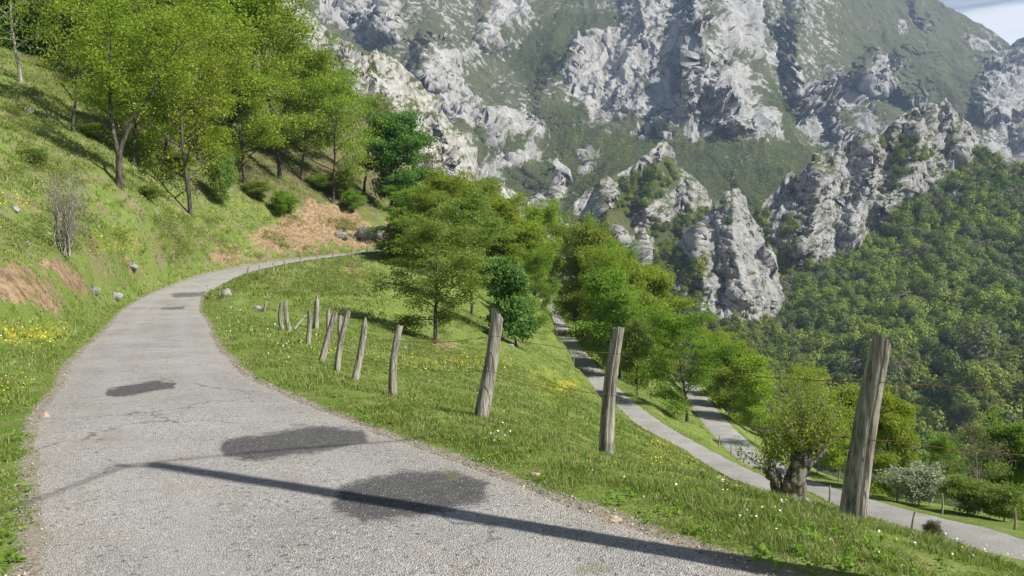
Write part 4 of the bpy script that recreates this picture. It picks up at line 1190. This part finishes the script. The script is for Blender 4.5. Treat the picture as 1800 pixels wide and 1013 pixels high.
POSTS = [(1500, 912, 1545, 607, 46, 'slant', 'thick leaning grey fence post nearest the viewer with a flat slanted head'), (1066, 797, 1088, 577, 26, 'flat', 'second grey fence post from the right beside the lower road view'),
         (845, 738, 874, 553, 27, 'slant', 'thick leaning fence post standing in front of the large leaved tree'), (690, 697, 704, 573, 15, 'flat', 'upright slim fence post with flat head in front of the meadow'),
         (624, 669, 642, 565, 13, 'point', 'leaning fence post with a sharp broken tip and dark knot'), (592, 653, 612, 550, 12, 'slant', 'leaning post left of the one with the sharp tip'),
         (565, 636, 590, 549, 13, 'flat', 'most tilted grey post in the fence line'), (600, 600, 599, 555, 9, 'flat', 'short dark post half hidden behind the leaning posts'),
         (541, 605, 543, 546, 8, 'flat', 'slim upright post beside the blue twine'), (555, 578, 558, 526, 11, 'point', 'tall pale pointed post on the slope behind the fence'),
         (577, 581, 578, 543, 8, 'flat', 'slim post behind the most tilted post'), (509, 583, 502, 531, 9, 'slant', 'right post of the leaning pair at the fence end'),
         (496, 580, 496, 533, 8, 'flat', 'left post of the leaning pair at the fence end'), (463, 549, 467, 531, 6, 'point', 'small broken stub near the white boulder')]
pb, pdist = hit([p[0] for p in POSTS], [p[1] for p in POSTS])
wire_pts = {}
print('post distances', np.round(pdist, 2))
pb[0] = P(1500, 912, 6.0); pdist[0] = 6.0
for i, (bx, by_, tx, ty, wpx, st, lb) in enumerate(POSTS):
    d = pdist[i]; b = pb[i]
    H = (by_ - ty) / F_PX * d
    lean = ((tx - bx) / (by_ - ty), 0.02 * ((i % 3) - 1))
    V, F = post_mesh(H, wpx / F_PX * d, 40 + i, st, lean)
    link('fence_post', mesh_data('fence_post', V, F, [OAK], False), loc=b, label=lb, cat='fence post', group='wooden posts of the fence by the road')
    wire_pts[i] = (b, H, lean, wpx / F_PX * d)

m, t = material('rusty_wire')
c = t.mix(t.noise(t.obj(), 30, 3, 0.6), (0.10, 0.055, 0.035), (0.24, 0.13, 0.08))
t.out(t.n('ShaderNodeBsdfPrincipled', {'Base Color': c, 'Roughness': 0.7, 'Metallic': 0.4}).outputs[0])
RUST = m


def barbed(frac, seq, extra0, extra1, lab):
    rng = np.random.default_rng(int(frac * 100))
    nodes = [extra0] if extra0 is not None else []
    for i in seq:
        b, H, lean, wd = wire_pts[i]
        z = H * frac
        nodes.append(b + np.array([lean[0] * z + wd * 0.1, lean[1] * z - wd * 0.46, z]))
    if extra1 is not None: nodes.append(extra1)
    bag = Bag()
    for a, b in zip(nodes[:-1], nodes[1:]):
        L = np.linalg.norm(b - a); n = max(6, int(L / 0.12))
        u = np.linspace(0, 1, n)[:, None]
        p = a + (b - a) * u; p[:, 2] -= 0.05 * L / 2.5 * 4 * (u * (1 - u))[:, 0]
        p[1:-1] += rng.normal(size=(n - 2, 3)) * 0.004
        bag.add(*tube(p, np.full(n, 0.0034), 5))
        for k in range(1, n - 1):
            if k % 1 == 0:
                for s in range(2):
                    dv = rng.normal(size=3); dv /= np.linalg.norm(dv)
                    q = np.stack([p[k] - dv * 0.014, p[k] + dv * 0.014]); bag.add(*tube(q, [0.0014, 0.0008], 3))
    V, F = bag.get()
    link('barbed_wire', mesh_data('barbed_wire', V, F, [RUST], True), label=lab, cat='wire', group='barbed wire strands of the fence')


barbed(0.80, [6, 5, 4, 3, 2, 1, 0], None, np.array([5.4, 4.6, 0.95]), 'upper rusty barbed wire strand strung along the fence posts')
barbed(0.47, [6, 5, 4, 3, 2, 1, 0], None, np.array([5.4, 4.6, 0.45]), 'lower rusty barbed wire strand strung along the fence posts')

# fallen rail between the far posts
q, dd = hit([517, 537], [582, 569])
V, F = tube(np.linspace(q[0] + (0, 0, 0.05), q[1] + (0, 0, 0.35), 6), np.full(6, 0.045) * np.array([1, 1.1, 1, 0.95, 1, 0.8]), 7)
link('fallen_rail', mesh_data('fallen_rail', V, F, [OAK], True), label='pale fallen wooden rail leaning beside the paired posts', cat='rail')

# small stakes along the lower and upper roads
def stake(px, py, h, w, lab, grp, d=None):
    if d is None:
        q, dd = hit(px, py); q = q[0]
    else:
        q = P(px, py, d); q[2] = look(TZ, q[0], q[1])
    V, F = post_mesh(h, w, int(px), 'flat', (random.uniform(-0.06, 0.06), 0))
    link('fence_stake', mesh_data('fence_stake', V, F, [OAK], True), loc=q, label=lab, cat='stake', group=grp)


def along(L, off, every, s0, s1, lab, grp, h):
    L = dense(L, 0.2)
    tg = np.gradient(L, axis=0); tg[:, 2] = 0; tg /= np.linalg.norm(tg, axis=1)[:, None]
    nrm = np.stack([tg[:, 1], -tg[:, 0]], 1)
    acc = np.arange(len(L)) * 0.2
    for s in np.arange(s0, s1, every):
        k = int(min(len(L) - 1, (s + random.uniform(-0.5, 0.5)) / 0.2))
        xy = L[k, :2] + nrm[k] * off
        q = np.array([*xy, look(TZ, xy[0], xy[1])])
        V, F = post_mesh(h * random.uniform(0.8, 1.15), 0.10, k, 'flat', (random.uniform(-0.1, 0.1), random.uniform(-0.1, 0.1)))
        link('fence_stake', mesh_data('fence_stake', V, F, [OAK], True), loc=q, label=lab, cat='stake', group=grp)


along(low1, -2.6, 4.0, 40, 140, 'small wooden stake in the row on the strip between the lower roads', 'stakes between the lower roads', 0.95)
along(low1, 2.6, 4.5, 70, 135, 'small wooden stake at the meadow edge of the lower road', 'stakes at the meadow edge', 0.8)
along(low2, -2.8, 4.5, 35, 110, 'small wooden stake on the outer side of the lowest road', 'stakes on the outer side of the lowest road', 0.95)
along(low2, 2.7, 5.0, 55, 112, 'small wooden stake on the inner side of the lowest road', 'stakes on the inner side of the lowest road', 0.9)
ml = mainC
along(ml, mainW.mean() + 0.9, 3.5, 72, 108, 'tiny stake on the outer edge of the upper road', 'stakes on the upper road edge', 0.8)

# ------------------------------------------------------------------ rocks
m, t = material('limestone_rock')
o_ = t.obj()
n = t.noise(o_, 5, 6, 0.7)
c = t.mix(t.step(n, 0.3, 0.7), (0.13, 0.125, 0.115), (0.36, 0.35, 0.33))
t.out(t.pbsdf(c, 0.9, t.bump(n, 0.8, 0.05), 0.15))
ROCKM = m
m, t = material('tan_stone')
n = t.noise(t.obj(), 14, 5, 0.7)
t.out(t.pbsdf(t.mix(n, (0.30, 0.22, 0.15), (0.50, 0.40, 0.29)), 0.9, t.bump(n, 0.6, 0.02), 0.15))
TAN = m


def rock_mesh(seed, sx, sy, sz):
    import bmesh
    bm = bmesh.new(); bmesh.ops.create_icosphere(bm, subdivisions=4, radius=1)
    V = np.array([v.co[:] for v in bm.verts]); F = np.array([[v.index for v in f.verts] for f in bm.faces]); bm.free()
    rng = np.random.default_rng(seed)
    for _ in range(11):
        nrm = rng.normal(size=3); nrm /= np.linalg.norm(nrm); dd = rng.uniform(0.55, 0.85)
        s = V @ nrm; V = V - np.clip(s - dd, 0, 9)[:, None] * nrm * 0.92
    V = V * (1 + 0.10 * fbm(V * 2 + seed, 4)[:, None])
    return V * np.array([sx, sy, sz]) * 0.5, F


for px, py, wpx, hpx, mt, lb in [(200, 524, 24, 13, ROCKM, 'white boulder on the left verge below the earth bank'), (395, 522, 22, 18, ROCKM, 'pale boulder on the right edge where the road bends'), (163, 513, 24, 12, ROCKM, 'dark grey flat rock left of the white boulder'),
                                 (75, 735, 22, 12, TAN, 'small tan stone lying on the left edge of the road'), (230, 472, 22, 13, ROCKM, 'grey rock in the bank above the verge'), (640, 418, 40, 26, ROCKM, 'grey outcrop in the cutting at the far bend'), (668, 422, 36, 30, ROCKM, 'rightmost grey outcrop of the cutting beside the dark tree'), (596, 420, 30, 16, ROCKM, 'grey outcrop low in the earth bank'), (45, 430, 12, 8, ROCKM, 'small white stone near the bare bush'),
                                 (25, 372, 18, 14, ROCKM, 'grey boulder on the left edge of the slope'), (45, 200, 22, 18, ROCKM, 'white boulder high on the slope'), (898, 610, 16, 7, ROCKM, 'white stone under the large leaved tree'),
                                 (712, 614, 10, 8, ROCKM, 'small stone in the meadow behind the slim post'), (1080, 922, 40, 12, TAN, 'flat tan stone at the grass edge of the road'), (940, 840, 22, 12, TAN, 'brown clod at the grass edge beside the dark asphalt patch'),
                                 (1217, 885, 14, 12, TAN, 'small pinkish stone lying in the grass verge'), (450, 545, 16, 10, ROCKM, 'flat stone below the pale boulder'),
                                 (332, 606, 6, 4, TAN, 'tiny dark clod lying on the road')]:
    q, dd = hit(px, py); q, dd = q[0], dd[0]
    w_, h_ = wpx / F_PX * dd, hpx / F_PX * dd
    V, F = rock_mesh(int(px + py), w_, w_ * 0.8, h_ * 1.5)
    link('rock', mesh_data('rock', V, F, [mt], False), loc=q + (0, w_ * 0.3, h_ * 0.18), label=lb, cat='rock')

# ------------------------------------------------------------------ pollard
def pollard():
    rng = np.random.default_rng(21)
    d = 24.0
    q = P(1387, 880, d); base = np.array([q[0], q[1], look(TZ, q[0], q[1])])
    root = link('pollard_tree', None, loc=base, label='gnarled pollard tree with a thick forked trunk and thin yellow green shoots', cat='tree')
    bag = Bag(); heads = []
    def gn(p, r, k=28):
        u = np.linspace(0, len(p) - 1, 40); p = np.stack([np.interp(u, np.arange(len(p)), np.asarray(p)[:, j]) for j in range(3)], 1); r = np.interp(u, np.arange(len(r)), r)
        V, F = tube(p, r, k)
        V = V + (0.13 * fbm(V * 3.0, 5, 0.6) * np.array([1, 1, 0.3]).reshape(3, 1)).T
        bag.add(V, F)
    gn(np.array([[0.05, 0, -0.5], [0.05, 0, 0], [0.1, 0, 0.35], [0.16, 0, 0.7], [0.28, 0, 1.1], [0.42, 0.02, 1.5], [0.45, 0, 1.75]]), [0.56, 0.46, 0.36, 0.33, 0.30, 0.33, 0.17])
    gn(np.array([[-0.05, 0.05, -0.4], [-0.2, 0.05, 0.1], [-0.33, 0.05, 0.5], [-0.42, 0.05, 0.85], [-0.6, 0.05, 1.12], [-0.68, 0.05, 1.25]]), [0.42, 0.30, 0.20, 0.17, 0.19, 0.09])
    gn(np.array([[0.34, 0, 1.2], [0.75, 0.05, 1.45], [1.0, 0.05, 1.72], [1.06, 0.05, 1.85]]), [0.2, 0.15, 0.16, 0.08])
    heads = [((0.45, 0, 1.7), 60, 0.24), ((-0.65, 0.05, 1.2), 20, 0.15), ((1.02, 0.05, 1.8), 34, 0.14), ((0.2, 0, 1.3), 14, 0.2)]
    V, F = bag.get()
    link('trunk', mesh_data('pollard_trunk', V, F, [BARK_POLL], True), root)
    bag = Bag(); an = []
    for c, n, sp in heads:
        for i in range(n):
            a = rng.uniform(0, 6.28); el = rng.uniform(0.15, 1.5)
            dv = (math.cos(a) * math.cos(el), math.sin(a) * math.cos(el), math.sin(el))
            ln = rng.uniform(1.3, 2.6) * (0.62 + 0.38 * math.sin(el)) * (1 if n > 25 else 0.65)
            p, r = grow(rng, np.array(c) + rng.normal(size=3) * sp * 0.5, dv, ln, 0.016, 8, 0.07, 0.09, 0.25)
            bag.add(*tube(p, r, 4))
            for k in range(2, 9):
                an.append(p[k] + rng.normal(size=3) * 0.05)
    V, F = bag.get()
    link('shoots', mesh_data('pollard_shoots', V, F, [BARK_PALE], True), root)
    LV, LF, rn, cl = leaves(np.array(an), 7, 0.10, 0.07, rng, 1.0, 0.4)
    link('crown', mesh_data('pollard_crown', LV, LF, [LEAF_YELLOW], False, {'rnd': rn, 'clump': cl}), root)


pollard()

# ------------------------------------------------------------------ bare twiggy bush on the left bank
def bare_bush():
    rng = np.random.default_rng(31)
    q, dd = hit(112, 450); q, dd = q[0], dd[0]
    root = link('bare_bush', None, loc=q, label='grey leafless twiggy bush on the left earth bank', cat='bush')
    bag = Bag(); an = []
    Hh = 150 / F_PX * dd
    for i in range(40):
        a = rng.uniform(0, 6.28); sp = rng.uniform(0.05, 0.4)
        p, r = grow(rng, rng.normal(size=3) * (0.12, 0.12, 0), (math.cos(a) * sp, math.sin(a) * sp, 1), Hh * rng.uniform(0.6, 1.05), 0.02, 9, 0.07, 0.02, 0.2)
        bag.add(*tube(p, r, 4))
        for k in range(7):
            j = rng.integers(2, 9); dv = (p[j] - p[j - 1]); dv /= np.linalg.norm(dv)
            z, zr = grow(rng, p[j], dv + rng.normal(size=3) * 0.5, Hh * rng.uniform(0.12, 0.3), 0.008, 5, 0.15, 0.03, 0.3)
            bag.add(*tube(z, zr, 3)); an.append(z[-1])
    V, F = bag.get()
    link('branches', mesh_data('bare_branches', V, F, [BARK_PALE], True), root)
    LV, LF, rn, cl = leaves(np.array(an), 3, 0.08, 0.05, rng)
    link('buds', mesh_data('bare_buds', LV, LF, [LEAF_BROWN], False, {'rnd': rn, 'clump': cl}), root)


bare_bush()

# ------------------------------------------------------------------ utility pole just right of the view (casts the long shadow on the road)
def utility_pole():
    tip = np.array([-2.95, 6.5, 0.0])
    H = 7.2
    b = tip[:2] + SUN_AZ * H / math.tan(SUN_EL)
    bz = look(TZ, b[0], b[1])
    base = np.array([b[0], b[1], bz])
    root = link('utility_pole', None, loc=base, label='wooden utility pole beside the road casting the long shadow', cat='utility pole')
    V, F = tube([[0, 0, -0.5], [0, 0, 2], [0, 0, 4.5], [0, 0, H - bz]], [0.13, 0.12, 0.105, 0.085], 14)
    link('shaft', mesh_data('pole_shaft', V, F, [OAK], True), root)
    V, F = tube([[-0.10, 0.0, H - bz - 0.12], [-0.26, 0.0, H - bz - 0.1], [-0.26, 0, H - bz + 0.06]], [0.02, 0.02, 0.035], 8)
    link('insulator', mesh_data('pole_insulator', V, F, [ROCKM], True), root)
    for (dx, dy), lab in (((-0.30, -1.2), 'overhead wire running back over the road from the utility pole'), ((1.66, 1.15), 'overhead wire running away downhill from the utility pole')):
        L = 38.0; dn = np.array([dx, dy]) / math.hypot(dx, dy)
        u = np.linspace(0, 1, 40)
        p = np.stack([base[0] - 0.2 + dn[0] * L * u, base[1] + dn[1] * L * u, base[2] + H - bz + 0.02 - 3.2 * u * (1 - u) - (4.0 * u if dx > 0 else -1 * u)], 1)
        V, F = tube(p, np.full(40, 0.016), 6)
        link('overhead_wire', mesh_data('overhead_wire', V, F, [RUST], True), label=lab, cat='wire')


utility_pole()

# ------------------------------------------------------------------ grass, weeds and flowers
def grass_material():
    m, t = material('grass_blades')
    r = t.attr('rnd'); h = t.attr('tipness')
    pos = t.pos()
    pn = t.noise(pos, 0.8, 4, 0.6)
    c = t.mix(r, (0.125, 0.195, 0.025), (0.215, 0.29, 0.06))
    c = t.mix(t.step(t.math('ADD', r, t.math('MULTIPLY', t.math('SUBTRACT', pn, 0.5), 1.2)), 0.76, 0.96), c, (0.42, 0.39, 0.20))
    c = t.mix(t.math('MULTIPLY', h, 0.35), c, (0.24, 0.30, 0.07))
    d = t.pbsdf(c, 0.55, None, 0.3)
    tr = t.n('ShaderNodeBsdfTranslucent', {'Color': c}).outputs[0]
    t.out(t.n('ShaderNodeMixShader', {0: 0.35, 1: d, 2: tr}).outputs[0])
    return m


GRASSM = grass_material()


def blades(x, y, z, hgt, wid, rng):
    n = len(x)
    a = rng.uniform(0, 2 * np.pi, n); dx, dy = np.cos(a), np.sin(a)
    la = rng.uniform(0, 2 * np.pi, n); le = rng.uniform(0.15, 0.85, n) * hgt
    b = np.stack([x, y, z - 0.012], 1)
    s = np.stack([dx, dy, 0 * dx], 1) * (wid * 0.5)[:, None]
    l = np.stack([np.cos(la), np.sin(la), 0 * la], 1) * le[:, None]
    up = np.stack([0 * dx, 0 * dx, hgt], 1)
    mid = b + up * 0.6 + l * 0.35
    V = np.stack([b - s, b + s, mid + s * 0.75, mid - s * 0.75, b + up * 0.95 + l], 1).reshape(-1, 3)
    o = np.arange(n)[:, None] * 5
    F = [o + np.array([[0, 1, 2, 3]]), o + np.array([[3, 2, 4]])]
    rn = np.repeat(rng.random(n), 5)
    tp = np.tile([0, 0, 0.6, 0.6, 1.0], n)
    return V, F, rn, tp


def grass_band(r0, r1, n, hm, wm, a0=-47, a1=47, seed=0, pw=0.0):
    rng = np.random.default_rng(seed)
    r = np.sqrt(rng.uniform(r0 ** 2, r1 ** 2, n)); a = np.radians(rng.uniform(a0, a1, n))
    x, y = r * np.sin(a), r * np.cos(a)
    cl = fbm(np.stack([x, y, 0 * x], -1) / 0.55, 3)
    dm = look(TDM, x, y)
    edge_n = 0.10 * fbm(np.stack([x, y, 0 * x], -1) / 0.5 + 7, 3)
    di = terr_mask(dirt, x, y)
    keep = (dm + edge_n > -0.07) & (rng.random(n) < np.clip(0.62 + 0.9 * cl, 0.12, 1)) & (rng.random(n) > di * 1.1)
    keep &= rng.random(n) < np.clip(0.7 + dm / 0.35, 0, 1)
    x, y, cl, dm = x[keep], y[keep], cl[keep], dm[keep]
    z = look(TZ, x, y)
    fence = np.clip(1 - 0.5 * (dm - 0.2), 0.45, 1)
    h = hm * rng.uniform(0.45, 1.3, len(x)) * np.clip(1 + 0.8 * cl + 0.7 * fbm(np.stack([x, y, 0 * x], -1) / 1.6 + 4, 3), 0.35, 2.3) * np.clip(0.35 + dm / 0.5, 0.35, 1)
    return blades(x, y, z, h, wm * rng.uniform(0.7, 1.3, len(x)), rng)


bands = [grass_band(3.0, 6.5, 230000, 0.05, 0.006, seed=1), grass_band(6.5, 11, 280000, 0.055, 0.009, seed=2), grass_band(11, 20, 240000, 0.065, 0.014, seed=3), grass_band(20, 42, 200000, 0.08, 0.028, a0=-45, a1=25, seed=4), grass_band(42, 100, 150000, 0.17, 0.06, a0=-45, a1=-9, seed=5), grass_band(42, 110, 130000, 0.07, 0.05, a0=-9, a1=14, seed=6)]
Vs, Q4, T3, R_, T_ = [], [], [], [], []; n = 0
for V, F, rn, tp in bands:
    Vs.append(V); Q4.append(F[0] + n); T3.append(F[1] + n); n += len(V); R_.append(rn); T_.append(tp)
link('grass', mesh_data('grass', np.concatenate(Vs), [np.concatenate(Q4), np.concatenate(T3)], [GRASSM], False, {'rnd': np.concatenate(R_), 'tipness': np.concatenate(T_)}), label='short green grass growing on the verges and meadow', cat='grass', kind='stuff')


# weeds and low scrub on the hillside
def weeds():
    rng = np.random.default_rng(77)
    regs = [(0, 180, 300, 440, 500), (200, 380, 640, 470, 700), (0, 60, 560, 330, 900), (380, 470, 640, 520, 320), (720, 560, 960, 620, 120), (980, 560, 1120, 720, 260), (1250, 780, 1420, 850, 120)]
    V_, F_, R1, C1, n = [], [], [], [], 0
    pts = []
    for x0, y0, x1, y1, k in regs:
        q, dd = hit(rng.uniform(x0, x1, k), rng.uniform(y0, y1, k))
        ok = (dd > 12) & (dd < 250) & (look(TDM, q[:, 0], q[:, 1]) > 0.8)
        cl = fbm(q / 5, 3)
        ok &= rng.random(len(q)) < np.clip(0.35 + cl, 0.05, 1)
        pts.append(q[ok])
    pts = np.concatenate(pts)
    s = rng.uniform(0.14, 0.42, len(pts)) * (1 + np.hypot(pts[:, 0], pts[:, 1]) / 120)
    for p, sz in zip(pts, s):
        k = 26
        an = p + np.abs(rng.normal(size=(k, 3))) * np.array([1, 1, 0.9]) * np.where(rng.random((k, 3)) < 0.5, 1, -1) * np.array([sz, sz, sz * 0.4]) * 0.7
        an[:, 2] = p[2] + np.abs(an[:, 2] - p[2])
        V, F, rn, cl = leaves(an, 5, sz * 0.2, sz * 0.16, rng, 0.8, 0.5)
        V_.append(V); F_.append(F + n); n += len(V); R1.append(rn); C1.append(np.clip(cl * 0.4 + rng.random() * 0.6, 0, 1))
    mats = [LEAF_WEED]
    link('undergrowth', mesh_data('undergrowth', np.concatenate(V_), np.concatenate(F_), mats, False, {'rnd': np.concatenate(R1), 'clump': np.concatenate(C1)}), label='low weeds and scrub on the hillside and banks', cat='undergrowth', kind='stuff')


weeds()


def verge_weeds():
    rng = np.random.default_rng(66)
    V_, F_, R1, C1, n = [], [], [], [], 0
    for x0, y0, x1, y1, k in ((380, 560, 900, 760, 260), (700, 760, 1300, 930, 200), (1100, 860, 1800, 1010, 220), (0, 600, 150, 1000, 260), (0, 560, 260, 640, 160)):
        q, dd = hit(rng.uniform(x0, x1, k), rng.uniform(y0, y1, k))
        dm = look(TDM, q[:, 0], q[:, 1])
        ok = (dm > 0.0) & (dd < 26) & (rng.random(k) < 0.5 * np.clip(1.1 - dm * 0.35, 0.3, 1))
        for p in q[ok]:
            r = rng.uniform(0.02, 0.06); c = 7
            a = rng.uniform(0, 6.28, c); rad = r * np.sqrt(rng.random(c))
            an = p + np.stack([np.cos(a) * rad, np.sin(a) * rad, rng.uniform(0.015, 0.05, c)], 1)
            V, F, rn, cl = leaves(an, 2, 0.008, rng.uniform(0.016, 0.032), rng, 0.5, 1.2)
            V_.append(V); F_.append(F + n); n += len(V); R1.append(rn); C1.append(np.full(len(V), rng.random()))
    link('undergrowth', mesh_data('verge_weeds', np.concatenate(V_), np.concatenate(F_), [LEAF_MID], False, {'rnd': np.concatenate(R1), 'clump': np.concatenate(C1)}), label='low broad leaved weeds dotted through the verge grass', cat='undergrowth', kind='stuff')


verge_weeds()


def flowers():
    rng = np.random.default_rng(88)
    m, t = material('flower_petals')
    t.out(t.pbsdf(t.mix(t.attr('white'), (0.72, 0.55, 0.01), (0.78, 0.78, 0.74)), 0.6))
    V_, W_, n = [], [], 0
    regs = [(0, 570, 120, 610, 170, 0), (0, 670, 80, 720, 60, 0), (20, 600, 110, 640, 50, 0), (460, 590, 600, 650, 70, 0), (640, 625, 900, 660, 160, 0), (1130, 740, 1290, 830, 200, 0), (600, 680, 900, 790, 30, 0),
            (1255, 850, 1300, 880, 22, 1), (1300, 880, 1380, 930, 14, 1), (860, 750, 920, 790, 16, 1), (470, 590, 570, 640, 60, 1), (1250, 870, 1420, 925, 10, 0), (1500, 920, 1800, 1000, 26, 1), (1680, 960, 1800, 1005, 36, 0), (1000, 800, 1500, 1000, 24, 1), (380, 540, 520, 600, 40, 1), (900, 780, 1300, 900, 14, 0), (150, 410, 290, 445, 120, 0), (0, 340, 70, 365, 60, 0), (0, 600, 160, 760, 60, 1)]
    th = np.linspace(0, 2 * np.pi, 6, endpoint=False)
    for x0, y0, x1, y1, k, wh in regs:
        q, dd = hit(rng.uniform(x0, x1, k), rng.uniform(y0, y1, k))
        ok = (look(TDM, q[:, 0], q[:, 1]) > 0.25) & (rng.random(k) < (0.55 if k > 30 else 0.8))
        q, dd = q[ok], dd[ok]
        r = np.clip(0.0008 * dd, 0.007, 0.03) * rng.uniform(0.6, 1.2, len(q))
        c = q + np.stack([0 * r, 0 * r, rng.uniform(0.05, 0.13, len(q)) + 0.001 * dd], 1)
        nr = rng.normal(size=(len(q), 3)) * 0.5 + np.array([0.2, -0.5, 0.9]); nr /= np.linalg.norm(nr, axis=1)[:, None]
        a = np.cross(nr, [1, 0, 0.1]); a /= np.linalg.norm(a, axis=1)[:, None]; b = np.cross(nr, a)
        ring = c[:, None] + r[:, None, None] * (np.cos(th)[None, :, None] * a[:, None] + np.sin(th)[None, :, None] * b[:, None])
        V_.append(ring.reshape(-1, 3)); W_.append(np.full(len(q) * 6, float(wh)))
    V = np.concatenate(V_)
    link('wildflowers', mesh_data('wildflowers', V, np.arange(len(V)).reshape(-1, 6), [m], False, {'white': np.concatenate(W_)}), label='yellow buttercups and white daisies scattered through the grass', cat='wildflowers', kind='stuff')


flowers()

def grit():
    rng = np.random.default_rng(99)
    n = 5200
    k = rng.integers(200, 900, n); side = rng.random(n) < 0.6
    E = np.where(side[:, None], rR[k], rL[k]); C = (rR[k] - rL[k]); C /= np.linalg.norm(C, axis=1)[:, None]
    off = np.abs(rng.normal(size=n)) * 0.16 - 0.06
    p = E + C * (np.where(side, -1, 1) * off)[:, None]
    p[:, :2] += rng.normal(size=(n, 2)) * 0.03
    p[:, 2] = np.maximum(look(TZ, p[:, 0], p[:, 1]), p[:, 2] - 0.02) + 0.006
    r = rng.uniform(0.004, 0.011, n) * np.where(rng.random(n) < 0.05, 2.0, 1)
    o = np.array([[1, 0, 0], [0, 1, 0], [-1, 0, 0], [0, -1, 0], [0, 0, 0.8], [0, 0, -0.8]])
    V = (p[:, None] + r[:, None, None] * (o[None] + rng.normal(size=(n, 6, 3)) * 0.25)).reshape(-1, 3)
    f = np.array([[0, 1, 4], [1, 2, 4], [2, 3, 4], [3, 0, 4], [1, 0, 5], [2, 1, 5], [3, 2, 5], [0, 3, 5]])
    F = (np.arange(n)[:, None, None] * 6 + f[None]).reshape(-1, 3)
    m, t = material('loose_grit')
    t.out(t.pbsdf(t.mix(t.attr('rnd'), (0.13, 0.12, 0.11), (0.46, 0.43, 0.38)), 0.9))
    link('gravel', mesh_data('gravel', V, F, [m], False, {'rnd': np.repeat(rng.random(n), 6)}), label='loose grey grit along the crumbling road edges', cat='gravel', kind='stuff')


grit()

# ------------------------------------------------------------------ air between here and the far mountains
import bmesh
bm = bmesh.new()
bmesh.ops.create_cube(bm, size=1)
hm_ = bpy.data.meshes.new('haze')
bm.to_mesh(hm_); bm.free()
hm, t = material('hazy_air')
vol = t.n('ShaderNodeVolumePrincipled', {'Color': (0.50, 0.68, 1.0, 1), 'Density': 0.00011, 'Anisotropy': 0.0})
t.n('ShaderNodeOutputMaterial', {'Volume': vol.outputs[0]})
hm_.materials.append(hm)
allz = [o for o in bpy.data.objects if o.type == 'MESH' and o.name.startswith(('mountain', 'ground'))]
bb = np.concatenate([[o.matrix_world @ Vector(c) for c in o.bound_box] for o in allz])
lo = bb.min(0) - (40, 40, 1); hi = bb.max(0) + (40, 40, 5)
lo = np.minimum(lo, [-200, -60, -200])
ho = link('haze', hm_, loc=(lo + hi) / 2, kind='stuff', label='pale blue haze in the air of the valley', cat='haze')
ho.scale = [float(v) for v in (hi - lo)]
print('haze box', lo, hi)
